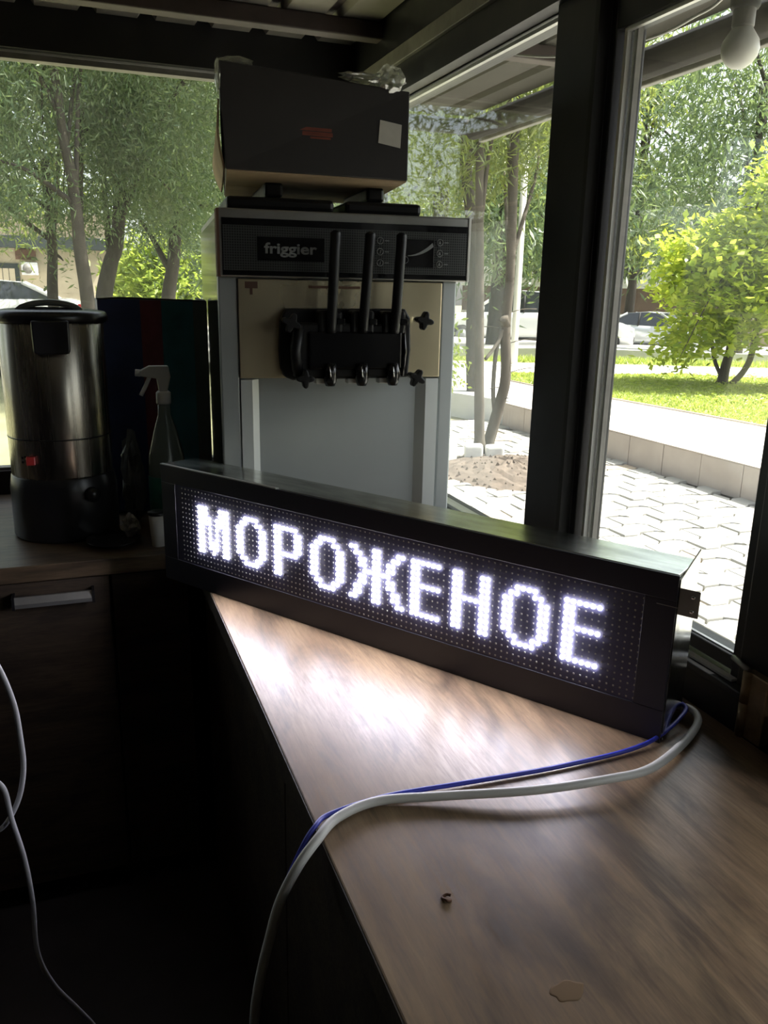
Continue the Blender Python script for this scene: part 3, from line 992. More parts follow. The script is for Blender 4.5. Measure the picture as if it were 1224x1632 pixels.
def paver_mesh(phase):
    g = .012
    xs = [g, .34 * PL, .5 * PL, .84 * PL, PL - g]
    xs = sorted(set([g, PL - g] + [x for x in [((q - phase) % 1) * PL for q in (0, .34, .5, .84)] if g < x < PL - g]))
    lo = [(x, edge(x + phase * PL) + g) for x in xs]
    hi = [(x, edge(x + phase * PL) + PW - g) for x in reversed(xs)]
    return lo + hi


base_p = []
for ph in (0.0, .5):
    for mt in ('paver', 'paver_tan'):
        pts = paver_mesh(ph)
        n = len(pts)
        cxm, cym = PL / 2, PW / 2
        top = [(x - cxm, y - cym, 0) for x, y in pts]
        mid = [((x - cxm) * 1.012, (y - cym) * 1.02, -.006) for x, y in pts]
        bot = [((x - cxm) * 1.012, (y - cym) * 1.02, -.035) for x, y in pts]
        m_ = MB()
        m_.add(top + mid + bot, [tuple(range(n))] + [(i, (i + 1) % n, (i + 1) % n + n, i + n) for i in range(n)] + [(i + n, (i + 1) % n + n, (i + 1) % n + 2 * n, i + 2 * n) for i in range(n)])
        me = bpy.data.meshes.new('paver')
        me.from_pydata(m_.v, [], m_.f)
        me.materials.append(M[mt])
        base_p.append(me)
rnd = random.Random(5)
cells = []
for j in range(-12, 50):
    for i in range(-2, 16):
        x = 1.04 + i * PL + (.5 if j % 2 else 0) * PL
        y = -.05 + j * PW
        cxp, cyp = x + PL / 2, y + PW / 2
        if cxp < 1.12 or cyp < -3.8 or cyp > 9.2 or cxp > 4.86 + (8.6 - cyp) * .043:
            continue
        if math.hypot((cxp - 3.62) / .78, (cyp - 6.35) / .85) < .92:
            continue
        a = math.degrees(math.atan2(cxp, cyp))
        vis = 20 < a < 47 and math.hypot(cxp, cyp) > 3.1
        cells.append((0 if vis else 1, math.hypot(cxp, cyp), cxp, cyp, j % 2))
cells.sort()
far = MB()
for k, (nv, d, x, y, ph) in enumerate(cells):
    tan = rnd.random() < .05 or (nv == 0 and math.hypot(x - 3.35, y - 3.95) < .16)
    z = -.08 + rnd.uniform(-.004, .004)
    rx, ry = rnd.gauss(0, .012), rnd.gauss(0, .012)
    if nv == 0 and k < 300:
        me = base_p[ph * 2 + (1 if tan else 0)]
        o = bpy.data.objects.new('paver', me)
        COL.objects.link(o)
        o.parent = pav
        o.location = (x, y, z)
        o.rotation_euler = (rx, ry, rnd.gauss(0, .008))
    else:
        me = base_p[ph * 2]
        far.add([(v.co.x + x, v.co.y + y, v.co.z + z) for v in me.vertices], [tuple(p.vertices) for p in me.polygons])
o = ob('distant_pavers', far, M['paver'], pav)
o['kind'] = 'stuff'

# curb wall faced with tiles
c0, c1 = Vector((4.815, 8.72, 0)), Vector((5.19, .2, 0))
cdir = (c1 - c0).normalized()
crot = math.atan2(cdir.y, cdir.x)
cw = thing('curb_wall', 'low curb wall faced with beige stone tiles along the paving', 'curb wall', c0, crot)
LEN = (c1 - c0).length
ob('core', MB().box(0, LEN, .012, .16, -.11, .188), M['concrete'], cw)
ob('coping', MB().box(-.01, LEN, -.020, .16, .186, .1945), M['curb'], cw)
tw = .4655
k = 0
while (k + 1) * tw < LEN:
    ob('tile', MB().box(k * tw + .003, (k + 1) * tw - .003, -.014 + rnd.uniform(-.002, .002), .011, -.10, .183), M['curb'], cw, .0015)
    k += 1
ob('tile', MB().box(-.014, -.002, -.014, .16, -.10, .183), M['curb'], cw)
cw.rotation_euler.z = crot
# the local +y must point away from the kiosk
# (the curb runs towards -y, so local +y is +x)

# drain grate beside the window
gr = thing('drain_grate', 'slotted drain grate in the paving below the casement window', 'grate', (2.72, 2.75, -.079))
ob('frame', MB().box(-.10, .10, -.45, .45, -.02, .0), M['sand'], gr)
for k in range(5):
    ob('slat', MB().box(-.09 + k * .04, -.07 + k * .04, -.02, .44, 0, .012), M['paver'], gr)
for k in range(10):
    ob('slat', MB().box(-.09, .09, -.44 + k * .042, -.42 + k * .042, 0, .012), M['paver'], gr)

# raised terrain
struct('sidewalk', MB().prism([(4.95, 8.75), (4.84, 8.75), (4.99, 4.78), (5.2, .2), (5.2, -3), (6.9, -3), (6.70, 4.0), (6.60, 6.39), (6.49, 7.43), (6.30, 8.91), (6.08, 9.99), (6.04, 10.88), (6.635, 12.0), (5.5, 12.6), (4.3, 11.6), (4.5, 10)], -.3, .195), M['concrete'])
lawn = struct('lawn', MB().prism([(6.605, 6.39), (6.495, 7.43), (6.305, 8.91), (6.085, 9.99), (6.045, 10.88), (6.64, 12.0), (7.3, 11.9), (8.17, 11.54), (9.6, 11.3), (11.5, 9.8), (14, 7), (12, 2), (6.9, 0), (6.71, 4.0)], -.3, .197), M['grass_base'])
ob('edging', MB().tube([(6.7, 4.0, .2), (6.60, 6.39, .2), (6.49, 7.43, .2), (6.30, 8.91, .2), (6.08, 9.99, .2), (6.04, 10.88, .2)], .018, 6), M['curb'], lawn)
struct('path', MB().prism([(5.5, 12.6), (6.635, 12.0), (7.3, 11.9), (8.17, 11.54), (9.6, 11.3), (11.5, 9.8), (13, 11.5), (9.35, 13.2), (8.27, 13.48), (7.64, 13.83), (6.2, 14.5)], -.3, .192), M['concrete'])
verge = struct('verge', MB().prism([(6.2, 14.5), (7.64, 13.83), (8.27, 13.48), (9.35, 13.2), (13, 11.5), (14, 12.2), (9.95, 14.2), (8.9, 14.6), (6.8, 15.5)], -.3, .197), M['grass_base'])
rd = MB()
RP = [[(-12, 15.5, .10), (6.0, 15.6, .12), (8.9, 14.6, .19), (9.95, 14.2, .19), (14, 12.2, .16), (22, 8, 0)],
      [(-12, 23.5, .13), (9, 22.5, .02), (12.5, 21.8, -.09), (15.5, 21, -.25), (19, 20, -.4), (30, 14, -.7)],
      [(-12, 29.8, .13), (9, 31, -.3), (17, 33, -.75), (22, 31, -.82), (27, 29.5, -.88), (40, 22, -.92)]]
rd.add([p for r_ in RP for p in r_], [(i * 6 + j, i * 6 + j + 1, (i + 1) * 6 + j + 1, (i + 1) * 6 + j) for i in range(2) for j in range(5)])
rdo = struct('road', rd, M['asphalt'])
md = rdo.modifiers.new('thick', 'SOLIDIFY')
md.thickness = .2
md.offset = -1


def blades(name, poly, n, h, seed, z, parent, mat):
    rs = np.random.RandomState(seed)
    P = np.array(poly)
    lo, hi = P.min(0), P.max(0)
    pts = rs.uniform(lo, hi, (n * 4, 2))
    ins = np.zeros(len(pts), bool)
    j = len(P) - 1
    for i in range(len(P)):
        c_ = ((P[i, 1] > pts[:, 1]) != (P[j, 1] > pts[:, 1])) & (pts[:, 0] < (P[j, 0] - P[i, 0]) * (pts[:, 1] - P[i, 1]) / (P[j, 1] - P[i, 1] + 1e-9) + P[i, 0])
        ins ^= c_
        j = i
    pts = pts[ins][:n]
    n = len(pts)
    a = rs.uniform(0, 2 * PI, n)
    hh = h * rs.uniform(.5, 1.3, n)
    w = .008 + .006 * rs.rand(n)
    b = np.c_[pts, np.full(n, z)]
    d = np.c_[np.cos(a), np.sin(a), np.zeros(n)]
    ln = np.c_[rs.normal(0, .5, n), rs.normal(0, .5, n), np.ones(n)] * hh[:, None]
    v = np.stack([b - d * w[:, None], b + d * w[:, None], b + ln], 1).reshape(-1, 3)
    f = np.arange(n * 3).reshape(-1, 3)
    return np_mesh(name, v, f, parent, mat)


def np_mesh(name, v, f, parent, mat):
    me = bpy.data.meshes.new(name)
    n, k = f.shape
    me.vertices.add(len(v))
    me.vertices.foreach_set('co', v.astype(np.float32).ravel())
    me.loops.add(n * k)
    me.loops.foreach_set('vertex_index', f.astype(np.int32).ravel())
    me.polygons.add(n)
    me.polygons.foreach_set('loop_start', np.arange(0, n * k, k, dtype=np.int32))
    me.update(calc_edges=True)
    me.materials.append(mat)
    o = bpy.data.objects.new(name, me)
    COL.objects.link(o)
    o.parent = parent
    o['kind'] = 'stuff'
    return o


blades('grass', [(6.62, 6.0), (6.495, 7.43), (6.305, 8.91), (6.085, 9.99), (6.06, 10.88), (6.64, 11.95), (7.3, 11.85), (8.17, 11.5), (9.6, 11.2), (11, 9.8), (10.5, 6)], 26000, .035, 3, .197, lawn, M['blade'])
blades('grass', [(6.3, 14.5), (7.64, 13.85), (8.27, 13.5), (9.35, 13.25), (13, 11.6), (13.6, 12.2), (9.95, 14.1), (8.9, 14.5)], 5000, .09, 4, .197, verge, M['blade'])

# soil mound and white stone blocks around the juniper
mm = MB()
N1, N2 = 12, 36
rs = random.Random(8)
vs = [(0, 0, .13)]
for i in range(1, N1 + 1):
    for j in range(N2):
        a = 2 * PI * j / N2
        r = i / N1
        h = .13 * (1 - r ** 1.6) + rs.uniform(-.018, .018) * (1 - r * .6) - .012 * (r > .95)
        vs.append((.80 * r * math.cos(a) * (1 + .07 * math.sin(3 * a)), .86 * r * math.sin(a), h))
fs = [(0, 1 + j, 1 + (j + 1) % N2) for j in range(N2)]
for i in range(N1 - 1):
    for j in range(N2):
        a = 1 + i * N2
        fs.append((a + j, a + N2 + j, a + N2 + (j + 1) % N2, a + (j + 1) % N2))
mm.add(vs, fs, False)
so = thing('soil_mound', 'mound of loose brown soil around the thin juniper trunks', 'soil', (3.62, 6.35, -.100))
ob('mound', mm, M['soil'], so)
ch = MB()
for k in range(220):
    a, r = rs.uniform(0, 2 * PI), .75 * math.sqrt(rs.random())
    x, y = r * math.cos(a), r * 1.05 * math.sin(a)
    s_ = rs.uniform(.006, .022)
    z = .13 * (1 - (r / .8) ** 1.6)
    ch.add([(x - s_, y, z - .01), (x + s_, y - s_, z - .01), (x + s_ * .4, y + s_, z - .01), (x, y, z + s_)], [(0, 1, 3), (1, 2, 3), (2, 0, 3), (0, 2, 1)])
o = ob('clods', ch, M['soil'], so)
o['kind'] = 'stuff'


def block(label, x, y, w, d, h, rz):
    o = ob('stone_block', MB().box(-w / 2, w / 2, -d / 2, d / 2, 0, h), M['stone'], None, .028, seg=3)
    o.location = (x, y, -.06)
    o.rotation_euler = (.04, -.05, rz)
    return tag(o, label, 'stone')


block('white stone block at the foot of the juniper, between two others', 3.455, 6.80, .175, .12, .16, -.42)
block('white stone block nearest the dark window post, edging the soil', 3.640, 6.735, .175, .12, .155, -.35)
block('white stone block half hidden behind the ice cream machine', 3.20, 6.84, .16, .12, .21, .3)


# ------------------------------------------------------------------ plants
def leaves(name, parent, mat, blobs, n, ln, wd_, seed, droop=.5, clump=.35, nper=40, flat=0.0):
    """leaf blades in clumps inside ellipsoids (centre, radii); pointed quads"""
    rs = np.random.RandomState(seed)
    vol = np.array([r[0] * r[1] * r[2] for c, r in blobs])
    cnt = np.maximum(1, (n * vol / vol.sum()).astype(int))
    V = []
    for (c, r), m in zip(blobs, cnt):
        nc = max(1, m // nper)
        u = rs.normal(size=(nc, 3))
        u /= np.linalg.norm(u, axis=1)[:, None]
        cc = np.array(c) + u * (rs.rand(nc, 1) ** .45) * np.array(r)
        idx = rs.randint(0, nc, m)
        p = cc[idx] + rs.normal(0, clump, (m, 3)) * [1, 1, .7]
        cd = rs.normal(0, 1, (nc, 3))
        cd[:, 2] -= droop * 2
        d = cd[idx] * .8 + rs.normal(0, .8, (m, 3))
        d[:, 2] *= (1 - flat)
        d /= np.linalg.norm(d, axis=1)[:, None] + 1e-9
        w = np.cross(d, rs.normal(size=(m, 3)))
        if flat:
            up_ = np.tile([0, 0, 1.0], (m, 1)) + rs.normal(0, .45, (m, 3))
            w = np.cross(d, up_)
        w /= np.linalg.norm(w, axis=1)[:, None] + 1e-9
        L = ln * rs.uniform(.6, 1.3, (m, 1))
        Wd = wd_ * rs.uniform(.6, 1.3, (m, 1)) * .5
        V.append(np.stack([p, p + d * L * .45 + w * Wd, p + d * L, p + d * L * .45 - w * Wd], 1))
    v = np.concatenate(V).reshape(-1, 3)
    f = np.arange(len(v)).reshape(-1, 4)
    return np_mesh(name, v, f, parent, mat)


def tree(name, label, cat, path, r0, r1, blobs, n, ln, wd_, leafm, seed, bark='bark', droop=.5, clump=.35, nb=5, group=None, flat=0.0, nper=40, trunk_n=10):
    base = Vector(path[0])
    t = thing(name, label, cat, base, 0, group)
    pts = bz([Vector(p) - base for p in path], 5)
    rad = [r0 + (r1 - r0) * i / (len(pts) - 1) for i in range(len(pts))]
    rad[0] *= 1.35
    ob('trunk', MB().tube(pts, rad, trunk_n), M[bark], t)
    rs = random.Random(seed)
    for k in range(nb):
        c, r = blobs[k % len(blobs)]
        i = rs.randint(len(pts) // 2, len(pts) - 1)
        a = pts[i]
        e = Vector(c) - base + Vector((rs.uniform(-1, 1) * r[0] * .8, rs.uniform(-1, 1) * r[1] * .8, rs.uniform(-.5, .7) * r[2]))
        mid = (a + e) / 2 + Vector((rs.uniform(-.1, .1), rs.uniform(-.1, .1), rs.uniform(0, .25))) * (e - a).length
        bp_ = bz([a, mid, e], 5)
        ob('branch', MB().tube(bp_, [rad[i] * .5 * (1 - .85 * q / (len(bp_) - 1)) + .003 for q in range(len(bp_))], 6), M[bark], t)
    leaves('foliage', t, leafm, [(tuple(Vector(c) - base), r) for c, r in blobs], n, ln, wd_, seed, droop, clump, nper, flat)
    return t


# junipers just outside the right pane
tree('juniper', 'straight thin juniper trunk rising behind the white stone blocks', 'tree',
     [(3.534, 6.841, .0), (3.50, 6.86, .72), (3.462, 6.879, 1.62), (3.42, 6.90, 2.6), (3.41, 6.9, 3.8)], .052, .030,
     [((3.5, 7.0, 3.6), (1.0, 1.0, 1.2)), ((3.3, 7.2, 2.75), (.55, .6, .45))], 9000, .13, .018, M['needle'], 21, 'bark_grey', .4, .16)
t = tree('juniper', 'crooked juniper with a knotted side stump near the parked van-like car', 'tree',
         [(3.685, 6.988, .0), (3.773, 6.941, .441), (3.811, 6.92, .712), (3.787, 6.933, 1.177), (3.799, 6.926, 1.629), (3.784, 6.935, 2.386), (3.762, 6.947, 3.154), (3.7, 7, 4.2)], .058, .034,
         [((4.3, 7.4, 3.9), (1.3, 1.0, 1.1)), ((4.35, 7.3, 2.75), (.55, .6, .5))], 9000, .13, .018, M['needle'], 22, 'bark_grey', .4, .16)
b0 = Vector((3.685, 6.988, 0))
ob('stump', MB().tube([Vector(p) - b0 for p in [(3.79, 6.93, 1.18), (3.75, 6.9, 1.25), (3.70, 6.88, 1.235)]], [.046, .044, .018], 8), M['bark_grey'], t)
ob('branch', MB().tube([Vector(p) - b0 for p in bz([(3.735, 6.96, .36), (3.70, 6.95, .60), (3.70, 6.93, .95), (3.745, 6.92, 1.15)], 4)], .021, 7), M['bark_grey'], t)
ob('branch', MB().tube([Vector(p) - b0 for p in bz([(3.78, 6.93, 1.15), (3.66, 6.9, .98), (3.56, 6.87, .88)], 4)], .016, 7), M['bark_grey'], t)
for k in range(7):
    a = random.Random(k + 50)
    z = .45 + .14 * k
    p0 = Vector((3.79, 6.93, z))
    e = p0 + Vector((a.uniform(-.3, .35), a.uniform(-.2, .2), a.uniform(-.02, .12)))
    ob('twig', MB().tube(bz([p0, (p0 + e) / 2 + Vector((0, 0, .02)), e], 3), .004, 5), M['bark_grey'], t).location = -b0
tree('juniper', 'dark juniper trunk standing behind, right of the cardboard box', 'tree', [(4.95, 9.8, -.1), (4.9, 9.86, 1.0), (4.872, 9.862, 1.98), (4.704, 9.944, 3.275), (4.7, 10, 4.6)], .10, .06,
     [((4.9, 10.2, 4.2), (1.6, 1.4, 1.3)), ((5.0, 10.6, 2.9), (.6, .6, .5))], 11000, .16, .024, M['needle'], 23, 'bark', .4, .22)
tree('juniper', 'juniper trunk farthest back beside the cardboard box', 'tree', [(4.88, 11.0, -.1), (4.87, 10.967, 2.5), (4.886, 10.96, 3.4), (4.8, 11, 5)], .13, .08,
     [((4.6, 11.6, 4.4), (1.6, 1.5, 1.4)), ((4.3, 11.8, 2.6), (.9, .9, .7))], 11000, .17, .026, M['needle'], 24, 'bark', .4, .22)
# low twiggy shrub behind the machine's right edge
tree('shrub', 'thin pale shrub behind the white stones beside the machine', 'shrub', [(3.25, 7.3, -.05), (3.27, 7.3, .4), (3.25, 7.32, .8)], .012, .006,
     [((3.25, 7.35, .75), (.22, .25, .55)), ((3.42, 8.3, 1.35), (.18, .2, .35))], 900, .07, .03, M['leaf_yellow'], 25, 'bark_grey', .0, .08, 9)
# bright bush on the lawn
BB = [((9.0, 9.6, 1.75), (1.15, 1.0, .95)), ((9.65, 9.1, 2.95), (.9, .85, .8)), ((8.45, 9.95, 1.95), (.65, .7, .55)), ((9.9, 8.9, 1.4), (.75, .8, .85)), ((8.35, 9.85, .75), (.55, .55, .33)), ((8.75, 9.75, 1.1), (.5, .6, .4))]
bush = tree('bush', 'bright yellow-green sunlit bush on the lawn', 'bush', [(9.17, 9.9, .18), (9.19, 9.88, .5), (9.25, 9.83, .95), (9.35, 9.75, 1.6), (9.3, 9.6, 2.3)], .085, .03,
            BB, 15000, .135, .08, M['leaf_bright'], 31, 'bark', .15, .16, 12, None, .45, 26)
bb0 = Vector((9.17, 9.9, .18))
ob('trunk', MB().tube([Vector(p) - bb0 for p in bz([(9.26, 9.84, .16), (9.40, 9.72, .42), (9.45, 9.66, .75), (9.4, 9.6, 1.5)], 5)], .045, 8), M['bark'], bush)
ob('trunk', MB().tube([Vector(p) - bb0 for p in bz([(9.20, 9.88, .2), (9.0, 9.95, .6), (8.8, 9.9, 1.2)], 5)], .03, 8), M['bark'], bush)
ll = MB()
rs = random.Random(77)
for k in range(900):
    a, r = rs.uniform(0, 2 * PI), 1.9 * math.sqrt(rs.random())
    x, y = 9.3 + r * math.cos(a) * 1.1 - bb0.x, 9.1 + r * math.sin(a) * 1.1 - bb0.y
    an = rs.uniform(0, 2 * PI)
    s_ = rs.uniform(.03, .06)
    c_, d_ = math.cos(an) * s_, math.sin(an) * s_
    z = rs.uniform(.03, .06)
    ll.add([(x - c_, y - d_, z), (x + d_ * .5, y - c_ * .5, z + .015), (x + c_, y + d_, z), (x - d_ * .5, y + c_ * .5, z + .02)], [(0, 1, 2, 3)])
o = ob('fallen_leaves', ll, M['leaf_yellow'], bush)
o['kind'] = 'stuff'

# trees seen through the back window
tree('street_tree', 'slender leaning tree in front of the cream building', 'tree', [(.22, 11.998, -.1), (.194, 11.998, 1.251), (.147, 11.999, 1.893), (.135, 11.999, 2.362), (.1, 12, 2.894), (.041, 12, 3.3), (0, 12, 4.6)], .105, .05,
     [((-.9, 12.2, 4.0), (1.3, 1.2, 1.2)), ((.5, 12.4, 4.6), (1.2, 1.2, .9)), ((-.75, 12.0, 2.75), (.75, .8, .55)), ((2.0, 11.8, 5.8), (1.9, 1.7, .9))], 48000, .11, .022, M['needle_far'], 41, 'bark', .6, .26, 7)  # last blob: unseen crown added overhead to shade trunks and foliage
tree('street_tree', 'thin dark tree just beside the leaning one', 'tree', [(.19, 13, -.1), (.197, 13, 1.755), (.203, 13, 2.52), (.35, 13, 4.2)], .06, .035,
     [((.9, 13.2, 3.6), (.9, .9, .9)), ((.15, 13.4, 2.5), (.45, .5, .4))], 15000, .11, .022, M['needle_far'], 42, 'bark', .6, .24, 5)
tree('street_tree', 'stout dark trunk above the open carton', 'tree', [(.44, 14, -.1), (.454, 13.993, 1.117), (.601, 13.987, 1.785), (.728, 13.981, 2.163), (.9, 14, 3.6)], .15, .09,
     [((1.3, 14.2, 4.3), (1.4, 1.3, 1.1)), ((1.5, 14.0, 2.85), (.9, .8, .5)), ((3.5, 13.8, 6.0), (1.8, 1.6, .9))], 40000, .12, .024, M['needle_far'], 43, 'bark', .6, .26, 5)  # last blob: unseen crown added to keep sun off this group
tree('street_tree', 'trunk beside the machine side panel, seen through the back window', 'tree', [(1.72, 16.95, -.1), (1.757, 16.909, 1.169), (1.919, 16.891, 2.11), (2.1, 17, 4)], .155, .1,
     [((2.2, 17.0, 4.4), (1.8, 1.4, 1.3)), ((1.9, 17.0, 2.75), (1.2, .9, .6))], 22000, .14, .028, M['needle_far'], 44, 'bark', .6, .28, 5)
tree('street_tree', 'small vine-grown trunk in front of the air conditioner', 'tree', [(-.31, 14.997, -.1), (-.299, 14.997, 1.282), (-.24, 14.998, 2.124), (-.25, 15, 3.4)], .10, .07,
     [((-1.5, 15.2, 4.2), (1.5, 1.3, 1.2)), ((-.25, 14.9, 1.75), (.22, .2, .28)), ((-1.5, 15, 2.85), (1.0, .8, .45)), ((.3, 14.8, 6.2), (1.8, 1.6, .9))], 38000, .115, .024, M['needle_far'], 45, 'bark', .6, .24, 5)  # last blob: out-of-view crown added as a sun shade
for k, (x, y, z, r, s_) in enumerate([(2.55, 24, 1.5, 1.1, 61), (1.95, 27, 1.0, .6, 62), (4.4, 25, 1.9, 1.2, 63)]):
    tree('shrub', ['sunlit yellow-green shrub behind the open carton', 'low sunlit shrub next to the cream building end', 'tall sunlit shrub hidden partly by the cardboard box'][k], 'shrub', [(x, y, -.1), (x, y, .6), (x + .1, y, 1.2)], .05, .02,
         [((x, y, z), (r, r, r * .85)), ((x - .3, y, z + .9), (r * .7, r * .7, r * .5))], 3500, .26, .11, M['leaf_yellow'], s_, 'bark', .2, .3, 3, None, .3)

# tall trees closing the view
FT = [(-3.2, 22, 9.5, 3.2, 'd'), (-.4, 42, 15, 4.5, 'd'), (6.5, 37, 14, 4.6, 'f'), (4.2, 20, 8.5, 2.6, 'f'), (8.0, 26, 11, 3.6, 'd'), (9.2, 17.5, 8.0, 2.4, 'f'), (13.5, 32, 14, 4.6, 'd'), (17.5, 28.5, 11.5, 3.6, 'd'),
      (-9, 20, 11, 3.8, 'd'), (-13, 12, 10, 3.6, 'f'), (21.5, 29, 13, 4.2, 'f'), (15.5, 16.5, 9.0, 2.8, 'f'), (21, 19, 10, 3.2, 'f'), (29, 25, 14, 4.6, 'd'), (-9, 42, 14, 4.6, 'f')]
FL = ['broad dark tree beyond the sedan, over the building roof', 'tall dark tree behind the cream building', 'tall pale green tree behind the junipers', 'feathery mid-green tree behind the cardboard box',
      'dark tree behind the crooked juniper', 'feathery tree above the crossing sign', 'dark tree over the white van-like car', 'dark tree in front of the white-sided house', 'dark tree left of the parked sedan', 'tree nearest the left end of the back window', 'tall light tree rising behind the white-sided house',
      'feathery tree overhanging behind the bright bush', 'pale tree behind and above the bright bush', 'far dark tree beside the round bulb', 'pale tree at the far end of the cream building']
for k, (x, y, h, r, kd) in enumerate(FT):
    tree('tall_tree', FL[k], 'tree', [(x, y, -1.0), (x + .1, y, h * .3), (x - .1, y, h * .7)], .22, .1,
         [((x, y, h * .66), (r, r * .8, h * .30)), ((x + r * .35, y - .6, h * .36), (r * .8, r * .6, h * .17)), ((x - r * .4, y - .4, h * .33), (r * .7, r * .6, h * .16))],
         9000 if y > 25 else 11000, .36 if y > 25 else .26, .10 if y > 25 else .055, M['leaf_dark'] if kd == 'd' else M['needle_far'], 80 + k, 'bark', .5, .5, 4, None, 0, 50, 8)


# ------------------------------------------------------------------ cars
def car(label, loc, rz, L, Wd, H, paint, kind):
    """x forward, wheels on z=0"""
    t = thing('car', label, 'car', loc, rz)
    hl, hw = L / 2, Wd / 2
    belt = H * .62
    if kind == 'sedan':
        top = [(-hl, .66), (-hl + .03, .90), (-hl + .25, .97), (-hl + .9, .98), (.9, .94), (hl - .45, .78), (hl - .08, .66), (hl, .5)]
        cab = [(-hl + .55, .94, .0), (-hl + 1.35, H - .06, 1), (-.1, H, 1), (.35, H - .03, 1), (1.25, .93, 0)]
    else:
        top = [(-hl, .7), (-hl + .03, 1.0), (-hl + .2, 1.04), (-hl + .9, 1.03), (.9, 1.0), (hl - .45, .9), (hl - .08, .76), (hl, .55)]
        cab = [(-hl + .06, 1.02, .0), (-hl + .45, H - .08, 1), (-.3, H, 1), (.25, H - .04, 1), (1.15, 1.0, 0)]
    secs = []
    for i, (x, z) in enumerate(top):
        e = 1 - .10 * (i in (0, len(top) - 1)) - .03 * (i in (1, len(top) - 2))
        w_ = hw * e
        secs.append([(x, -w_ * .94, .24), (x, -w_, .42), (x, -w_ * .99, z - .16), (x, -w_ * .92, z - .02), (x, -w_ * .6, z), (x, w_ * .6, z), (x, w_ * .92, z - .02), (x, w_ * .99, z - .16), (x, w_, .42), (x, w_ * .94, .24)])
    ob('body', MB().loft(secs, True), paint, t)
    bl = cab[0][1]
    gs, rf = [], []
    for x, z, k in cab:
        wr_ = hw * (.90 - .20 * max(0, (z - bl)) / (H - bl))
        gs.append([(x, -hw * .90, bl - .06), (x, -wr_, z), (x, wr_, z), (x, hw * .90, bl - .06)])
    ob('cabin_glass', MB().loft(gs, False), M['car_glass'], t)
    rm = MB()
    rsec = []
    for x, z, k in cab[1:-1]:
        wr_ = hw * (.91 - .20 * max(0, (z - bl)) / (H - bl))
        rsec.append([(x, -wr_, z - .05), (x, -wr_ * .95, z + .012), (x, wr_ * .95, z + .012), (x, wr_, z - .05)])
    ob('roof', rm.loft(rsec, True), paint, t)
    for s in (-1, 1):
        for a, b in ((0, 1), (3, 4)):
            (xa, za, _), (xb, zb, _) = cab[a], cab[b]
            wa, wb = hw * (.915 - .2 * max(0, za - bl) / (H - bl)), hw * (.915 - .2 * max(0, zb - bl) / (H - bl))
            ob('pillar', MB().tube([(xa, s * wa, za), (xb, s * wb, zb)], .045, 6), paint, t)
        xm = -.35
        ob('pillar', MB().tube([(xm, s * hw * .915, bl - .02), (xm, s * hw * .725, H - .03)], .03, 6), M['rubber'], t)
        ob('sill', MB().box(-hl * .62, hl * .62, s * hw - .06 * (s > 0) - .0 * (s < 0), s * hw + .06 * (s < 0), .20, .30), M['rubber'], t)
        for x in (-hl * .62, hl * .62):
            w = ob('wheel', MB().tube([(x, s * (hw - .20), .31), (x, s * (hw + .01), .31)], .31, 20), M['tyre'], t)
            ob('hub_cap', MB().tube([(x, s * (hw + .0), .31), (x, s * (hw + .018), .31)], .20, 14), M['hub'], w)
        ob('tail_lamp', MB().box(-hl - .005, -hl + .16, s * hw * .97 - .09, s * hw * .97 + .02, .70, .86) if s > 0 else MB().box(-hl - .005, -hl + .16, s * hw * .97 - .02, s * hw * .97 + .09, .70, .86), M['tail'], t, .01)
        ob('headlamp', MB().box(hl - .20, hl - .015, s * hw * .72 - .18, s * hw * .72 + .18, .60, .72), M['headlamp'], t, .02)
        ob('mirror', MB().box(.78, .92, s * (hw + .06) - .07, s * (hw + .06) + .07, bl + .02, bl + .14), paint, t, .02)
    ob('grille', MB().box(hl - .03, hl + .015, -hw * .62, hw * .62, .30, .47), M['rubber'], t, .01)
    ob('number_plate', MB().box(hl + .012, hl + .022, -.26, .26, .44, .555), M['plate_white'], t)
    ob('number_plate', MB().box(-hl - .02, -hl - .01, -.26, .26, .62, .73), M['plate_white'], t)
    return t


car('white sedan parked in front of the cream building', (-2.05, 22.0, .13), PI, 4.65, 1.78, 1.39, M['car_white'], 'sedan')
car('white van-like car parked beyond the crooked juniper', (12.2, 22.05, -.10), math.radians(152), 4.5, 1.8, 1.60, M['car_white'], 'suv')
car('white hatchback with its grille showing right of the dark window post', (16.6, 25.2, -.42), math.radians(-38), 3.9, 1.7, 1.40, M['car_white'], 'suv')
car('silver car beside the hatchback, partly behind the bright bush', (20.0, 25.4, -.57), math.radians(-52), 4.3, 1.75, 1.42, M['car_silver'], 'sedan')

# ------------------------------------------------------------------ buildings
bl = thing('building', 'cream one-storey building with dark fascia behind the white sedan', 'building', (-4.0, 30.4, -.1))
ob('wall', MB().box(-6, 5.25, 0, 6, -.1, 2.62), M['wall_cream'], bl)
ob('fascia', MB().box(-6.2, 5.35, -.45, 6.2, 2.62, 3.0), M['fascia'], bl, .01)
ob('parapet', MB().box(-6.0, 5.2, -.2, 6.0, 3.0, 3.75), M['wall_lower'], bl)
for x0, x1 in ((1.75, 2.30),):
    wf = ob('window', MB().box(x0 - .08, x1 + .14, -.06, .03, 1.2, 2.14), M['fascia'], bl)
    for i in range(3):
        ob('pane', MB().box(x0 + i * .19, x0 + i * .19 + .17, -.075, -.055, 1.28, 1.98), M['leaf_yellow'] if False else M['wall_cream'], wf)
ac = ob('air_conditioner', MB().box(2.52, 3.02, -.36, -.02, 1.78, 2.18), M['window_white'], bl, .02)
ob('fan_grille', MB().lathe([(.155, 0), (.155, .012), (.02, .016)], 20), M['greytube'], ac, loc=(2.71, -.358, 1.98)).rotation_euler = (PI / 2, 0, 0)
ob('shutter', MB().box(2.36, 2.98, -.08, -.0, 2.27, 2.60), M['rust'], bl)
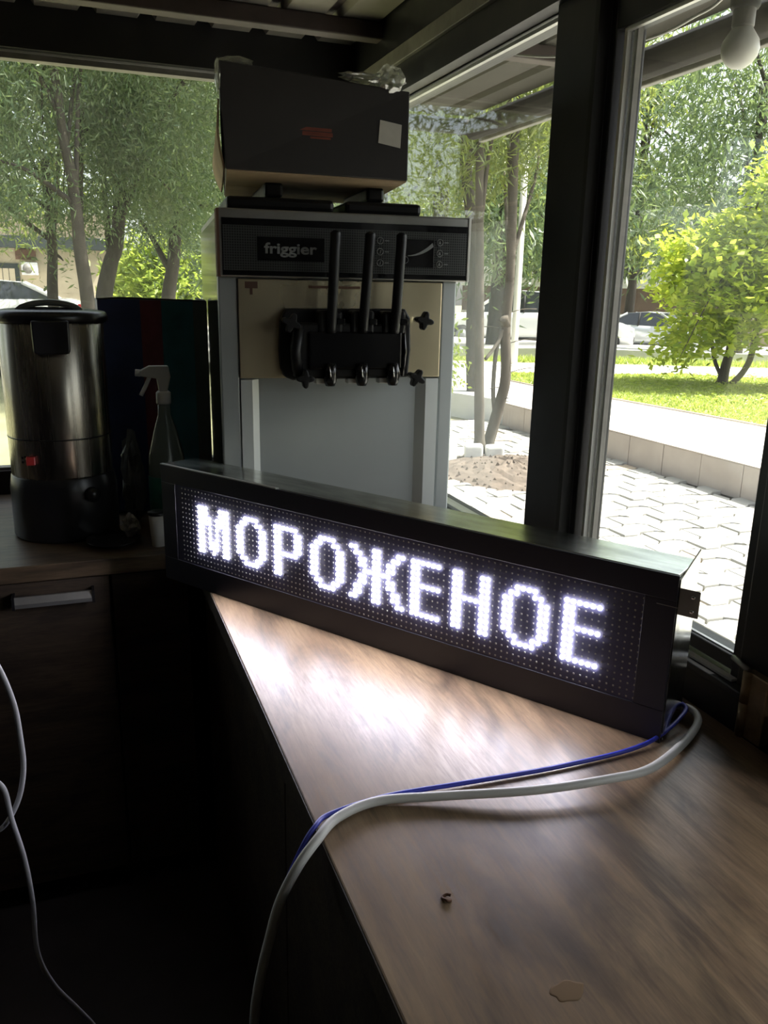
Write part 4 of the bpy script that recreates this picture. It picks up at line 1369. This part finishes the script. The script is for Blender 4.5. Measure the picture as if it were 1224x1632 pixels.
for k in range(10):
    ob('cladding_panel', MB().box(-6 + k * 1.1, -6 + k * 1.1 + 1.09, -.015, 0, .05, 1.2), M['wall_cream'], bl)

b2 = thing('building', 'white-sided house with dark brown basement behind the parked cars', 'building', (23.3, 35.0, -.95), math.radians(-36))
ob('wall', MB().box(-6, 9, .15, 6, 2.75, 7.2), M['wall_brown'], b2)
for k in range(20):
    ob('siding_board', MB().box(-6, 9, 0 + .04, .16, 2.75 + k * .22, 2.75 + k * .22 + .212), M['siding'], b2)
ob('ledge', MB().box(-6.05, 9.05, -.02, .16, 2.66, 2.76), M['siding'], b2)
ob('basement', MB().box(-6, 9, .1, 6, 1.45, 2.66), M['wall_brown'], b2)
ob('plinth', MB().box(-6, 9, .02, 6, 0, 1.45), M['wall_lower'], b2)
ob('plinth_cap', MB().box(-6, 9, -.04, .1, 1.40, 1.46), M['concrete'], b2)
for x0 in (-3.2, -.35, 1.35, 4.2):
    w = ob('window', MB().box(x0, x0 + 1.35, -.06, .06, 2.95, 4.55), M['window_white'], b2, .01)
    ob('pane', MB().box(x0 + .10, x0 + .62, -.075, -.055, 3.08, 4.44), M['window_dark'], w)
    ob('pane', MB().box(x0 + .72, x0 + 1.25, -.075, -.055, 3.08, 4.44), M['window_dark'], w)
ob('drain_pipe', MB().tube([(1.55, -.1, 2.7), (1.48, -.22, 2.1)], .05, 8), M['siding'], b2)

# ------------------------------------------------------------------ crossing sign and lamp post
cs = thing('crossing_sign', 'blue pedestrian crossing sign half hidden by the dark window post', 'sign', (7.48, 11.97, .19), math.radians(-31))
ob('post', MB().tube([(0, .03, 0), (0, .03, 2.60)], .03, 10), M['pole'], cs)
S = .255
ob('plate', MB().box(-S, S, 0, .012, 2.42 - .19 - S, 2.42 - .19 + S), M['sign_white'], cs, .01)
zc = 2.42 - .19
ob('blue_field', MB().box(-S + .022, S - .022, -.003, 0, zc - S + .022, zc + S - .022), M['sign_blue'], cs, .0)
ob('triangle', MB().prism([(-.215, zc - .155), (.215, zc - .155), (0, zc + .20)], -.006, -.003, 'Y'), M['sign_white'], cs)
pg = MB()
pg.prism([(.008 + .022 * math.cos(a), zc + .085 + .022 * math.sin(a)) for a in np.linspace(0, 2 * PI, 12, endpoint=False)], -.009, -.006, 'Y')
for q in ([(-.01, zc + .06), (.03, zc + .06), (.03, zc - .02), (.0, zc - .02)], [(.0, zc - .02), (.03, zc - .02), (.055, zc - .12), (.035, zc - .12)], [(.0, zc - .02), (.024, zc - .02), (-.03, zc - .12), (-.05, zc - .12)],
          [(-.005, zc + .055), (.008, zc + .055), (-.04, zc - .005), (-.052, zc + .003)], [(.022, zc + .055), (.032, zc + .055), (.068, zc + .01), (.058, zc + .0)]):
    pg.prism(q, -.009, -.006, 'Y')
ob('walking_figure', pg, M['sign_black'], cs)
for k in range(4):
    xx = -.165 + k * .085
    ob('stripe', MB().prism([(xx, zc - .15), (xx + .04, zc - .15), (xx + .055, zc - .125), (xx + .025, zc - .125)], -.009, -.006, 'Y'), M['sign_black'], cs)
lp = thing('lamp_post', 'pale slim lamp post beside the crooked juniper', 'lamp post', (7.34, 13.08, .19))
ob('pole', MB().lathe([(.075, 0), (.07, .4), (.062, .42), (.05, 5.4)], 14), M['pole'], lp)
ob('base_ring', MB().lathe([(.11, 0), (.11, .03), (.08, .05)], 14), M['pole'], lp)
ob('arm', MB().tube(bz([(0, 0, 5.35), (.1, -.1, 5.6), (.6, -.5, 5.75)], 4), .035, 8), M['pole'], lp)
